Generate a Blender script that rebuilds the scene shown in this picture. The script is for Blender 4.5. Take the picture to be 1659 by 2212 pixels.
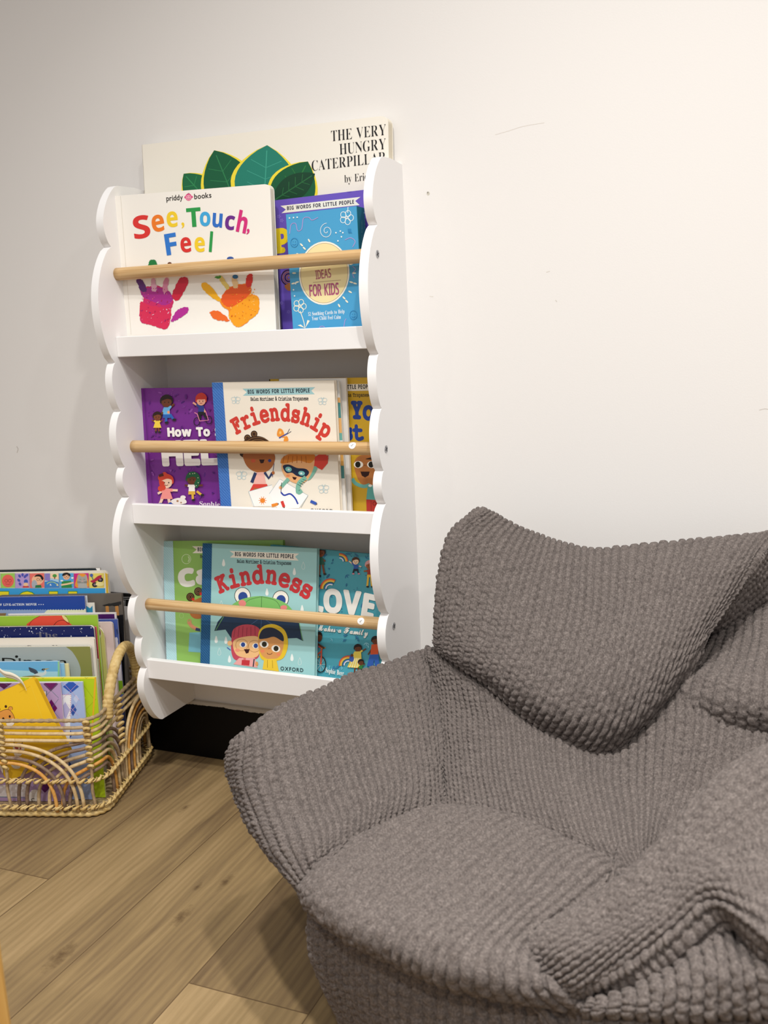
import bpy, math, random
import numpy as np
from mathutils import Vector, Matrix
from mathutils.geometry import tessellate_polygon

S = bpy.context.scene
COL = S.collection
for _o in list(bpy.data.objects):
    bpy.data.objects.remove(_o)
random.seed(7)
pi = math.pi

# ------------------------------------------------------------------ camera
CAM_LOC = np.array([0.0, -1.54, 0.847])
F_PX, PX0, PY0 = 2088.07, 829.5, 1106.0
CAM_ROT = np.array([[0.9216, 0.3846, -0.0443], [-0.0339, 0.1943, 0.9804], [-0.3850, 0.9024, -0.1923]])  # right, up, forward
def _cam_rot():
    yaw, pit, rol = -0.40327, -0.193527, -0.0451032
    f = np.array([math.sin(yaw)*math.cos(pit), math.cos(yaw)*math.cos(pit), math.sin(pit)])
    r = np.array([math.cos(yaw), -math.sin(yaw), 0.0]); u = np.cross(r, f)
    return np.array([math.cos(rol)*r+math.sin(rol)*u, -math.sin(rol)*r+math.cos(rol)*u, f])
CAM_ROT = _cam_rot()
cd = bpy.data.cameras.new('camera'); cam = bpy.data.objects.new('camera', cd); COL.objects.link(cam)
cd.sensor_fit = 'VERTICAL'; cd.sensor_height = 36.0; cd.sensor_width = 27.0
cd.lens = 36.0*F_PX/2212.0
cd.clip_start = 0.05
Rm = Matrix(((*CAM_ROT[0],), (*CAM_ROT[1],), (*(-CAM_ROT[2]),))).transposed()
cam.matrix_world = Matrix.Translation(Vector(CAM_LOC)) @ Rm.to_4x4()
cd.dof.use_dof = True; cd.dof.focus_distance = 1.55; cd.dof.aperture_fstop = 8.5
S.camera = cam
S.view_settings.view_transform = 'Standard'; S.view_settings.look = 'None'
S.view_settings.gamma = 1.0; S.view_settings.use_curve_mapping = False
S.view_settings.exposure = 0.16
S.cycles.use_denoising = True
S.cycles.max_bounces = 8; S.cycles.diffuse_bounces = 5

# ------------------------------------------------------------------ light: warm ceiling downlights and the bounce of the room
W = bpy.data.worlds.new('world'); S.world = W; W.use_nodes = True
W.node_tree.nodes['Background'].inputs[0].default_value = (1.0, 0.97, 0.95, 1)
W.node_tree.nodes['Background'].inputs[1].default_value = 0.50
def downlight(name, loc, power, size, target, color=(1.0, 0.93, 0.83), spread=140):
    l = bpy.data.lights.new(name, 'AREA'); l.shape = 'DISK'; l.size = size; l.energy = power; l.color = color
    l.spread = math.radians(spread)
    o = bpy.data.objects.new(name, l); COL.objects.link(o); o.location = loc
    d = Vector(target)-Vector(loc); o.rotation_euler = d.to_track_quat('-Z', 'Y').to_euler()
    return o
LC = (1.0, 0.978, 0.945)
downlight('ceiling_downlight', (0.08, -1.03, 2.45), 12.5, 0.09, (0.08, -0.93, 0), LC, 112)
downlight('ceiling_downlight', (-0.45, -1.25, 2.45), 13, 0.09, (-0.45, -1.15, 0), LC, 112)
downlight('ceiling_downlight', (0.40, -2.7, 2.45), 18, 0.10, (0.25, -2.3, 0), LC)
downlight('ceiling_downlight', (-1.9, -3.0, 2.45), 6, 0.12, (-1.8, -2.8, 0), (1.0, 0.90, 0.80))
downlight('ceiling_downlight', (1.4, -1.5, 2.45), 7, 0.10, (1.1, -1.1, 0), LC)

# ------------------------------------------------------------------ helpers
def at_ray(x, y):
    return np.array([(x-PX0)/F_PX, -(y-PY0)/F_PX, 1.0]) @ CAM_ROT
def at_y(x, y, Y):
    r = at_ray(x, y); return CAM_LOC + r*((Y-CAM_LOC[1])/r[1])
def at_z(x, y, Z):
    r = at_ray(x, y); return CAM_LOC + r*((Z-CAM_LOC[2])/r[2])
def at_plane(x, y, o, n):
    r = at_ray(x, y); return CAM_LOC + r*(np.dot(np.asarray(o)-CAM_LOC, n)/np.dot(r, n))

def lin(h):
    h = h.lstrip('#'); c = [int(h[i:i+2], 16)/255 for i in (0, 2, 4)]
    return tuple(v/12.92 if v <= 0.04045 else ((v+0.055)/1.055)**2.4 for v in c)+(1.0,)
_mats = {}
def mat(name, col, rough=0.5, spec=0.4, **kw):
    key = name
    if key in _mats: return _mats[key]
    m = bpy.data.materials.new(name); m.use_nodes = True
    b = m.node_tree.nodes['Principled BSDF']
    b.inputs['Base Color'].default_value = lin(col) if isinstance(col, str) else col
    b.inputs['Roughness'].default_value = rough; b.inputs['Specular IOR Level'].default_value = spec
    for k, v in kw.items(): b.inputs[k].default_value = v
    _mats[key] = m; return m
def ink(col, rough=0.35):
    return mat('print '+col, col, rough, 0.35)
class NT:
    def __init__(s, m): s.t = m.node_tree; s.b = s.t.nodes['Principled BSDF']
    def n(s, ty, **kw):
        x = s.t.nodes.new(ty)
        for k, v in kw.items():
            if k.startswith('_'): setattr(x, k[1:], v)
            else:
                key = int(k[1:]) if k[0] == 'i' and k[1:].isdigit() else k
                x.inputs[key].default_value = v
        return x
    def l(s, a, b): s.t.links.new(a, b)

class MB:
    """collects shapes; build() links them as one mesh object"""
    def __init__(s): s.v = []; s.f = []; s.m = []; s.mats = []; s.smooth = []
    def mi(s, m):
        if m not in s.mats: s.mats.append(m)
        return s.mats.index(m)
    def add(s, vs, fs, m, smooth=False):
        o = len(s.v); k = s.mi(m); s.v.extend([tuple(map(float, p)) for p in vs])
        for f in fs: s.f.append([i+o for i in f]); s.m.append(k); s.smooth.append(smooth)
    def box(s, a, b, m, frame=None):
        x0, y0, z0 = a; x1, y1, z1 = b
        vs = [(x0,y0,z0),(x1,y0,z0),(x1,y1,z0),(x0,y1,z0),(x0,y0,z1),(x1,y0,z1),(x1,y1,z1),(x0,y1,z1)]
        if frame: vs = [frame(*p) for p in vs]
        s.add(vs, [(0,3,2,1),(4,5,6,7),(0,1,5,4),(1,2,6,5),(2,3,7,6),(3,0,4,7)], m)
    def prism(s, pts, w0, w1, m, frame):
        """pts 2D polygon extruded between w0 and w1; frame maps (a,b,w)->xyz"""
        n = len(pts)
        vs = [frame(a, b, w0) for a, b in pts]+[frame(a, b, w1) for a, b in pts]
        s.add(vs, [list(range(n))[::-1], list(range(n, 2*n))]+[(i, (i+1) % n, n+(i+1) % n, n+i) for i in range(n)], m)
    def tube(s, pts, r, m, sides=8, closed=False, caps=True, twist=None):
        P = np.array(pts, float); n = len(P)
        R = np.full(n, r) if np.isscalar(r) else np.array(r)
        T = np.roll(P, -1, 0)-np.roll(P, 1, 0) if closed else np.gradient(P, axis=0)
        T /= np.linalg.norm(T, axis=1)[:, None]+1e-12
        a = np.array([0, 0, 1.0]) if abs(T[0][2]) < 0.9 else np.array([1.0, 0, 0])
        N = np.cross(T[0], a); N /= np.linalg.norm(N); vs = []
        for i in range(n):
            N = N-T[i]*np.dot(N, T[i]); N /= np.linalg.norm(N)+1e-12; B = np.cross(T[i], N)
            for k in range(sides):
                t = 2*pi*k/sides
                vs.append(P[i]+R[i]*(math.cos(t)*N+math.sin(t)*B))
        fs = []
        for i in range(n if closed else n-1):
            j = (i+1) % n
            for k in range(sides):
                k2 = (k+1) % sides
                fs.append((i*sides+k, i*sides+k2, j*sides+k2, j*sides+k))
        if caps and not closed:
            fs.append(list(range(sides))[::-1]); fs.append([(n-1)*sides+k for k in range(sides)])
        s.add(vs, fs, m, True)
    def build(s, name, parent=None, bevel=0, seg=2, soft=0):
        me = bpy.data.meshes.new(name); me.from_pydata(s.v, [], s.f)
        for m in s.mats: me.materials.append(m)
        me.polygons.foreach_set('material_index', s.m); me.polygons.foreach_set('use_smooth', s.smooth)
        me.update()
        if soft: me.shade_smooth(); me.set_sharp_from_angle(angle=math.radians(soft))
        o = bpy.data.objects.new(name, me); COL.objects.link(o)
        if parent is not None: o.parent = parent
        if bevel:
            b = o.modifiers.new('bevel', 'BEVEL'); b.width = bevel; b.segments = seg; b.limit_method = 'ANGLE'; b.angle_limit = math.radians(50)
        return o
def tag(o, label=None, cat=None, group=None, kind=None):
    if label: o['label'] = label
    if cat: o['category'] = cat
    if group: o['group'] = group
    if kind: o['kind'] = kind
    return o
def empty(name, loc=(0, 0, 0)):
    o = bpy.data.objects.new(name, None); COL.objects.link(o); o.empty_display_size = 0.05
    return o   # parts carry world coordinates
def catmull(P, n, closed=False):
    P = [np.array(p, float) for p in P]; N = len(P); out = []
    for i in range(N if closed else N-1):
        if closed: a, b, c, d = P[(i-1) % N], P[i], P[(i+1) % N], P[(i+2) % N]
        else:
            b, c = P[i], P[i+1]; a = P[i-1] if i else 2*b-c; d = P[i+2] if i+2 < N else 2*c-b
        for k in range(n):
            t = k/n
            out.append(0.5*((2*b)+(c-a)*t+(2*a-5*b+4*c-d)*t*t+(-a+3*b-3*c+d)*t**3))
    if not closed: out.append(P[-1])
    return out

# ------------------------------------------------------------------ printed lettering
_gl = {}
_BASE = {'didone': (0x1D400, 0x1D41A), 'serif': (0x1D400, 0x1D41A), 'bold': (0x1D5D4, 0x1D5EE), 'light': (0x1D5A0, 0x1D5BA), 'slab': (0x1D670, 0x1D68A), 'script': (0x1D4D0, 0x1D4EA)}
def glyph(c, style):
    k = (c, style)
    if k in _gl: return _gl[k]
    ch = c
    if c.isalpha() and style in _BASE:
        ch = chr(_BASE[style][0 if c.isupper() else 1]+ord(c)-(65 if c.isupper() else 97))
    elif c.isdigit() and style == 'bold': ch = chr(0x1D7EC+int(c))
    cu = bpy.data.curves.new('lettering', 'FONT'); cu.body = ch; cu.resolution_u = 4
    if style == 'didone': cu.offset = -0.014
    o = bpy.data.objects.new('lettering', cu); COL.objects.link(o)
    dg = bpy.context.evaluated_depsgraph_get(); ev = o.evaluated_get(dg); me = ev.to_mesh()
    vs = [(v.co.x, v.co.y) for v in me.vertices]; fs = [tuple(p.vertices) for p in me.polygons]
    ev.to_mesh_clear(); bpy.data.objects.remove(o); bpy.data.curves.remove(cu)
    if vs:
        x0 = min(v[0] for v in vs); w = max(v[0] for v in vs)-x0
        vs = [(v[0]-x0, v[1]) for v in vs]
    else: w = 0.28
    _gl[k] = (vs, fs, w); return _gl[k]
CAPH = {'didone': 0.69, 'serif': 0.72, 'bold': 0.75, 'light': 0.75, 'slab': 0.6, 'script': 0.75, '': 0.72}

class Board:
    """a flat printed face: local a (right), b (up), w (out); art is drawn from photo crops onto it"""
    def __init__(s, mb, o, u, v, W, H):
        s.mb = mb; s.o = np.array(o, float); s.u = np.array(u, float); s.v = np.array(v, float)
        s.n = np.cross(s.u, s.v); s.n /= np.linalg.norm(s.n); s.W = W; s.H = H; s.k = 0; s.crop = (0, 0, 1.0); s.inset = 0.0
    def frame(s, a, b, w): return s.o+s.u*a+s.v*b+s.n*w
    def use(s, x0, y0, sc): s.crop = (x0, y0, sc); return s
    def loc(s, x, y):
        x0, y0, sc = s.crop; p = at_plane(x0+x/sc, y0+y/sc, s.o, s.n)-s.o
        return (float(p@s.u), float(p@s.v))
    def clip(s, pts):
        e = s.inset
        for ax, lim, sg in ((0, e, 1), (0, s.W-e, -1), (1, e, 1), (1, s.H-e, -1)):
            out = []
            for i in range(len(pts)):
                p, q = pts[i-1], pts[i]; dp = (p[ax]-lim)*sg; dq = (q[ax]-lim)*sg
                if (dp >= 0) != (dq >= 0):
                    t = dp/(dp-dq); out.append((p[0]+(q[0]-p[0])*t, p[1]+(q[1]-p[1])*t))
                if dq >= 0: out.append(q)
            pts = out
            if len(pts) < 3: return []
        return pts
    def lay(s): s.k += 1; return 0.00010+s.k*0.000008
    def poly_l(s, pts, col, w=None):
        pts = s.clip(list(pts))
        if len(pts) < 3: return
        w = s.lay() if w is None else w
        vs = [s.frame(a, b, w) for a, b in pts]
        tr = tessellate_polygon([[Vector((a, b, 0)) for a, b in pts]])
        fs = []
        for t in tr:
            (ax, ay), (bx, by), (cx, cy) = (pts[i] for i in t)
            fs.append(t if (bx-ax)*(cy-ay)-(by-ay)*(cx-ax) > 0 else t[::-1])
        if fs: s.mb.add(vs, fs, ink(col))
    def poly(s, pts, col): s.poly_l([s.loc(*p) for p in pts], col)
    def blob(s, pts, col, n=5, rough=0.0):
        P = catmull([np.array(p, float) for p in pts], n if not rough else 9, True)
        if rough: P = [p+np.array([random.uniform(-rough, rough), random.uniform(-rough, rough)]) for p in P]
        s.poly([tuple(p) for p in P], col)
    def ell(s, cx, cy, rx, ry, col, rot=0, n=20):
        r = math.radians(rot)
        s.poly([(cx+rx*math.cos(t)*math.cos(r)-ry*math.sin(t)*math.sin(r), cy+rx*math.cos(t)*math.sin(r)+ry*math.sin(t)*math.cos(r)) for t in (2*pi*i/n for i in range(n))], col)
    def line(s, pts, wd, col, smooth=0):
        """stroke; wd in crop pixels"""
        P = [np.array(p, float) for p in pts]
        if smooth: P = catmull(P, smooth)
        L, R = [], []
        for i in range(len(P)):
            t = P[min(i+1, len(P)-1)]-P[max(i-1, 0)]; t /= np.linalg.norm(t)+1e-9; n = np.array([-t[1], t[0]])*wd/2
            L.append(P[i]+n); R.append(P[i]-n)
        w = s.lay()
        for i in range(len(P)-1): s.poly_l([s.loc(*q) for q in (L[i], L[i+1], R[i+1], R[i])], col, w+(i % 4)*1.5e-6)
    def arc(s, cx, cy, rx, ry, a0, a1, wd, col, n=14):
        s.line([(cx+rx*math.cos(math.radians(a0+(a1-a0)*i/n)), cy+ry*math.sin(math.radians(a0+(a1-a0)*i/n))) for i in range(n+1)], wd, col)
    def text(s, txt, base, cap, col, style='', bold=0.0, gap=0.1, cols=None, lean=0.0):
        """txt along the crop-pixel baseline points; cap = capital height in crop pixels; bold = stamp radius as a share of the cap"""
        P = [np.array(s.loc(*p)) for p in base]
        if len(P) > 2: P = [np.array(p) for p in catmull(P, 8)]
        seg = [np.linalg.norm(P[i+1]-P[i]) for i in range(len(P)-1)]; tot = sum(seg)
        x0, y0, sc = s.crop
        bx, by = base[0]; q0 = np.array(s.loc(bx, by)); q1 = np.array(s.loc(bx, by-cap)); ch = np.linalg.norm(q1-q0)
        sy = ch/CAPH.get(style, 0.72)
        adv = []; x = 0
        for c in txt:
            w = 0.3 if c == ' ' else glyph(c, style)[2]
            adv.append((x, w)); x += w+gap
        x -= gap; sx = tot/x
        w0 = s.lay()
        if bold: s.k += 2
        offs = [(0, 0)] if not bold else [(0, 0)]+[(bold*math.cos(t), bold*math.sin(t)) for t in (2*pi*i/8 for i in range(8))]
        for i, c in enumerate(txt):
            if c == ' ': continue
            vs, fs, w = glyph(c, style)
            mid = (adv[i][0]+w/2)*sx; d = mid; k = 0
            while k < len(seg)-1 and d > seg[k]: d -= seg[k]; k += 1
            t = (P[k+1]-P[k])/seg[k]; p = P[k]+t*d; nn = np.array([-t[1], t[0]])
            cc = cols[i % len(cols)] if cols else col
            for si, (ox, oy) in enumerate(offs):
                wz = w0+si*2e-6
                pts = [tuple(p+t*((vx-w/2)*sx+ox*ch+lean*vy*sy)+nn*(vy*sy+oy*ch)) for vx, vy in vs]
                good = all(0 <= a <= s.W and 0 <= b <= s.H for a, b in pts)
                if good: s.mb.add([s.frame(a, b, wz) for a, b in pts], fs, ink(cc))
                else:
                    for f in fs: s.poly_l([pts[j] for j in f], cc, wz)

PAPER = mat('page paper', '#e9e2d2', 0.7, 0.2)
def rrect(W, H, r, corners='LR', n=5):
    """rounded rectangle; r at the chosen sides"""
    pts = []
    for cx, cy, a0, side in ((W-r, r, -90, 'R'), (W-r, H-r, 0, 'R'), (r, H-r, 90, 'L'), (r, r, 180, 'L')):
        if side in corners and r > 0:
            pts += [(cx+r*math.cos(math.radians(a0+90*i/n)), cy+r*math.sin(math.radians(a0+90*i/n))) for i in range(n+1)]
        else: pts.append((W if side == 'R' else 0, 0 if a0 in (-90, 180) else H))
    return pts
def book(name, label, cat, group, o, u, v, W, H, T, cover, kind='hard', r=0.0, corners='R', spine=None, back=None, pages=PAPER, spine_w=None, art=None):
    """a closed book: root empty with cover (front board, back board, art) and pages; local w=0 is the front face"""
    root = tag(empty(name), label, cat, group)
    mb = MB(); b = Board(mb, o, u, v, W, H); cm = ink(cover); bm_ = ink(back) if back else cm
    bt = {'hard': 0.0022, 'board': 0.0012, 'paper': 0.0004}[kind]
    pts = rrect(W, H, r, corners)
    mb.prism(pts, -bt, 0, cm, b.frame); mb.prism(pts, -T, -T+bt, bm_, b.frame)
    if kind != 'box':
        sm = ink(spine) if spine and not spine_w else cm
        mb.box((0, 0, -T), (0.002 if kind == 'hard' else 0.0008, H, 0), sm, b.frame)
    if art: art(b)
    mb.build('cover', root)
    ins = 0.003 if kind == 'hard' else 0.0004
    pg = MB(); q = [(min(max(a, 0.002), W-ins), min(max(bb, ins), H-ins)) for a, bb in pts]
    pg.prism(q, -T+bt, -bt, pages, b.frame)
    if kind == 'board' and T > 0.006:
        n = max(3, int(T/0.0022)); dk = mat('page gap', '#b7ab93', 0.8, 0.1)
        for i in range(1, n):
            w = -bt-(T-2*bt)*i/n
            q2 = [(min(max(a, 0.002), W-ins+0.0002), min(max(bb, ins-0.0002), H-ins+0.0002)) for a, bb in rrect(W, H, r, corners)]
            pg.prism(q2, w-0.00015, w+0.00015, dk, b.frame)
    pg.build('pages', root)
    if spine_w:
        sp = MB(); sm = spine if not isinstance(spine, str) else ink(spine)
        sp.prism([(0, 0), (spine_w, 0), (spine_w, H), (0, H)], 0.00005, 0.0006, sm, b.frame)
        sp.box((-0.0008, 0, -T), (0.0001, H, 0.0006), sm, b.frame)
        sp.build('spine', root)
    return root, b
# ------------------------------------------------------------------ materials of the room and furniture
def wall_paint():
    m = mat('wall paint', '#e6e3e0', 0.75, 0.25); t = NT(m)
    tc = t.n('ShaderNodeTexCoord'); nz = t.n('ShaderNodeTexNoise', Scale=420.0, Detail=2.0)
    bp = t.n('ShaderNodeBump', Strength=0.08, Distance=0.001)
    t.l(tc.outputs['Object'], nz.inputs['Vector']); t.l(nz.outputs['Fac'], bp.inputs['Height']); t.l(bp.outputs['Normal'], t.b.inputs['Normal'])
    return m
def floor_vinyl():
    m = mat('oak plank floor', '#96805c', 0.5, 0.3); t = NT(m)
    uv = t.n('ShaderNodeUVMap', _uv_map='grain'); ed = t.n('ShaderNodeUVMap', _uv_map='edge')
    at = t.n('ShaderNodeAttribute', _attribute_name='plank')
    mp = t.n('ShaderNodeMapping'); mp.inputs['Scale'].default_value = (26, 1.5, 1)
    dn = t.n('ShaderNodeTexNoise', Scale=1.0, Detail=2.0); md = t.n('ShaderNodeMapping'); md.inputs['Scale'].default_value = (14, 4.5, 1)
    t.l(uv.outputs[0], md.inputs[0]); t.l(md.outputs[0], dn.inputs['Vector'])
    dv = t.n('ShaderNodeVectorMath', _operation='MULTIPLY_ADD'); dv.inputs[1].default_value = (0.030, 0.0, 0.0); t.l(dn.outputs['Color'], dv.inputs[0]); t.l(uv.outputs[0], dv.inputs[2])
    t.l(dv.outputs[0], mp.inputs[0])
    n1 = t.n('ShaderNodeTexNoise', Scale=1.0, Detail=6.0, Roughness=0.62, Distortion=0.6); t.l(mp.outputs[0], n1.inputs['Vector'])
    mp2 = t.n('ShaderNodeMapping'); mp2.inputs['Scale'].default_value = (330, 12, 1); t.l(dv.outputs[0], mp2.inputs[0])
    n2 = t.n('ShaderNodeTexNoise', Scale=1.0, Detail=3.0, Roughness=0.7); t.l(mp2.outputs[0], n2.inputs['Vector'])
    mp3 = t.n('ShaderNodeMapping'); mp3.inputs['Scale'].default_value = (9, 1.6, 1); t.l(uv.outputs[0], mp3.inputs[0])
    n3 = t.n('ShaderNodeTexNoise', Scale=1.0, Detail=2.0); t.l(mp3.outputs[0], n3.inputs['Vector'])
    # cathedral figure
    wv = t.n('ShaderNodeTexWave', _wave_type='BANDS', _bands_direction='X', Scale=5.0, Distortion=9.0, Detail=2.0); wv.inputs['Detail Scale'].default_value = 0.8
    mp4 = t.n('ShaderNodeMapping'); mp4.inputs['Scale'].default_value = (5, 0.55, 1); t.l(uv.outputs[0], mp4.inputs[0]); t.l(mp4.outputs[0], wv.inputs['Vector'])
    a1 = t.n('ShaderNodeMath', _operation='MULTIPLY', i1=0.46); t.l(n1.outputs['Fac'], a1.inputs[0])
    a2 = t.n('ShaderNodeMath', _operation='MULTIPLY_ADD', i1=0.09); t.l(n2.outputs['Fac'], a2.inputs[0]); t.l(a1.outputs[0], a2.inputs[2])
    a3 = t.n('ShaderNodeMath', _operation='MULTIPLY_ADD', i1=0.42); t.l(n3.outputs['Fac'], a3.inputs[0]); t.l(a2.outputs[0], a3.inputs[2])
    a4 = t.n('ShaderNodeMath', _operation='MULTIPLY_ADD', i1=0.05); t.l(wv.outputs['Fac'], a4.inputs[0]); t.l(a3.outputs[0], a4.inputs[2])
    a5 = t.n('ShaderNodeMath', _operation='MULTIPLY_ADD', i1=0.16); t.l(at.outputs['Fac'], a5.inputs[0]); t.l(a4.outputs[0], a5.inputs[2])
    cr = t.n('ShaderNodeValToRGB'); e = cr.color_ramp.elements
    e[0].position = 0.36; e[0].color = lin('#473826'); e[1].position = 0.78; e[1].color = lin('#a58c66')
    x = e.new(0.49); x.color = lin('#6e5a40'); x = e.new(0.61); x.color = lin('#88724f')
    t.l(a5.outputs[0], cr.inputs[0])
    # knots, each a dark heart with a streak along the grain
    tc = t.n('ShaderNodeTexCoord'); nd = t.n('ShaderNodeTexNoise', Scale=70.0, Detail=4.0, Roughness=0.7); t.l(tc.outputs['Object'], nd.inputs['Vector'])
    prev = None
    for kx, ky, sz in ((-0.805, -0.483, 1.0), (-0.791, -0.383, 0.8), (-0.826, -0.41, 0.5), (-0.915, -0.616, 1.2), (-0.99, -0.20, 0.6), (-0.62, -0.75, 0.8), (-1.3, -0.62, 1.0), (-0.2, -1.3, 1.0)):
        sb = t.n('ShaderNodeVectorMath', _operation='SUBTRACT'); sb.inputs[1].default_value = (kx, ky, 0); t.l(tc.outputs['Object'], sb.inputs[0])
        ml = t.n('ShaderNodeVectorMath', _operation='MULTIPLY'); ml.inputs[1].default_value = (95/sz, 36/sz, 0); t.l(sb.outputs[0], ml.inputs[0])
        ln = t.n('ShaderNodeVectorMath', _operation='LENGTH'); t.l(ml.outputs[0], ln.inputs[0])
        ad = t.n('ShaderNodeMath', _operation='MULTIPLY_ADD', i1=2.2); t.l(nd.outputs['Fac'], ad.inputs[0]); t.l(ln.outputs['Value'], ad.inputs[2])
        if prev is None: prev = ad
        else:
            mn = t.n('ShaderNodeMath', _operation='MINIMUM'); t.l(prev.outputs[0], mn.inputs[0]); t.l(ad.outputs[0], mn.inputs[1]); prev = mn
    kr = t.n('ShaderNodeValToRGB'); k = kr.color_ramp.elements; k[0].position = 0.36; k[0].color = (0.8, 0.8, 0.8, 1); k[1].position = 0.72; k[1].color = (0, 0, 0, 1)
    hf = t.n('ShaderNodeMath', _operation='MULTIPLY', i1=0.33); t.l(prev.outputs[0], hf.inputs[0]); t.l(hf.outputs[0], kr.inputs[0])
    mx = t.n('ShaderNodeMix', _data_type='RGBA'); mx.inputs['B'].default_value = lin('#4d3924')
    t.l(kr.outputs['Color'], mx.inputs['Factor']); t.l(cr.outputs['Color'], mx.inputs['A'])
    sx = t.n('ShaderNodeSeparateXYZ'); t.l(ed.outputs[0], sx.inputs[0])
    g = t.n('ShaderNodeMath', _operation='MINIMUM'); t.l(sx.outputs[0], g.inputs[0]); t.l(sx.outputs[1], g.inputs[1])
    # edge map holds the signed reach to the nearest plank edge on each axis
    lt = t.n('ShaderNodeMath', _operation='LESS_THAN', i1=0.0009); t.l(g.outputs[0], lt.inputs[0])
    m2 = t.n('ShaderNodeMix', _data_type='RGBA'); m2.inputs['B'].default_value = lin('#54402a')
    f2 = t.n('ShaderNodeMath', _operation='MULTIPLY', i1=0.85); t.l(lt.outputs[0], f2.inputs[0])
    t.l(f2.outputs[0], m2.inputs['Factor']); t.l(mx.outputs['Result'], m2.inputs['A']); t.l(m2.outputs['Result'], t.b.inputs['Base Color'])
    bp = t.n('ShaderNodeBump', Strength=0.12, Distance=0.001); t.l(n2.outputs['Fac'], bp.inputs['Height']); t.l(bp.outputs['Normal'], t.b.inputs['Normal'])
    return m
def dowel_wood(name, c0, c1, c2, rough=0.5, sc=(1.2, 60, 60)):
    m = mat(name, c1, rough, 0.35); t = NT(m)
    tc = t.n('ShaderNodeTexCoord'); mp = t.n('ShaderNodeMapping'); mp.inputs['Scale'].default_value = sc
    nz = t.n('ShaderNodeTexNoise', Scale=2.2, Detail=5.0, Roughness=0.6, Distortion=0.8)
    t.l(tc.outputs['Object'], mp.inputs[0]); t.l(mp.outputs[0], nz.inputs['Vector'])
    cr = t.n('ShaderNodeValToRGB'); e = cr.color_ramp.elements
    e[0].position = 0.3; e[0].color = lin(c0); e[1].position = 0.72; e[1].color = lin(c2); x = e.new(0.5); x.color = lin(c1)
    t.l(nz.outputs['Fac'], cr.inputs[0]); t.l(cr.outputs['Color'], t.b.inputs['Base Color'])
    return m
def skirting_black():
    m = mat('black skirting paint', '#040405', 0.45, 0.2); t = NT(m)
    tc = t.n('ShaderNodeTexCoord'); sx = t.n('ShaderNodeSeparateXYZ'); t.l(tc.outputs['Object'], sx.inputs[0])
    n1 = t.n('ShaderNodeTexNoise', Scale=26.0, Detail=5.0, Roughness=0.7); n2 = t.n('ShaderNodeTexNoise', Scale=5.0, Detail=1.0)
    mp = t.n('ShaderNodeMapping'); mp.inputs['Scale'].default_value = (1, 1, 0.25); t.l(tc.outputs['Object'], mp.inputs[0])
    t.l(mp.outputs[0], n1.inputs['Vector']); t.l(tc.outputs['Object'], n2.inputs['Vector'])
    # white paint brushed over the upper edge, wavy
    a = t.n('ShaderNodeMath', _operation='MULTIPLY_ADD', i1=0.016, i2=0.106); t.l(n1.outputs['Fac'], a.inputs[0])
    b = t.n('ShaderNodeMath', _operation='MULTIPLY_ADD', i1=-0.004); t.l(n2.outputs['Fac'], b.inputs[0]); t.l(a.outputs[0], b.inputs[2])
    gt = t.n('ShaderNodeMath', _operation='GREATER_THAN'); t.l(sx.outputs[2], gt.inputs[0]); t.l(b.outputs[0], gt.inputs[1])
    mx = t.n('ShaderNodeMix', _data_type='RGBA'); mx.inputs['A'].default_value = lin('#040405'); mx.inputs['B'].default_value = lin('#c9c4bc')
    t.l(gt.outputs[0], mx.inputs['Factor']); t.l(mx.outputs['Result'], t.b.inputs['Base Color'])
    return m
M_WALL = wall_paint(); M_FLOOR = floor_vinyl(); M_SKIRT = skirting_black()
M_WHITE = mat('white lacquered board', '#eeeceb', 0.42, 0.4)
M_DOWEL = dowel_wood('pale pine dowel', '#a9814f', '#c9a675', '#d9bc92')
M_STEEL = mat('zinc screw', '#a8a8ac', 0.3, 0.5, Metallic=0.9)
M_DARK = mat('screw recess', '#3a3a3d', 0.6, 0.3)

# ------------------------------------------------------------------ room
mb = MB(); mb.box((-4.2, 0, -0.05), (2.8, 0.12, 2.7), M_WALL)
wb = Board(mb, (-4.2, 0, 0), (1, 0, 0), (0, 0, 1), 7, 2.7).use(0, 0, 1)
wb.line([(1070, 291), (1098, 283), (1130, 273), (1176, 265)], 1.2, '#d9d3cb', 3)
wb.line([(1640, 886), (1652, 883), (1663, 885)], 1.6, '#cfc9c1', 3)
wb.line([(36, 964), (39, 970), (37, 978)], 1.5, '#c2bab4', 3)
wb.line([(1180, 588), (1188, 586)], 1.4, '#d4cec6'); wb.line([(928, 640), (936, 641)], 1.4, '#d8d2c8'); wb.line([(1200, 648), (1203, 652)], 1.6, '#cfc8c0')
wb.ell(925, 418, 3.4, 4.2, '#c9c4b8'); wb.ell(924, 416, 1.7, 2.0, '#8f8a80')
tag(mb.build('wall_back'), kind='structure')

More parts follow.
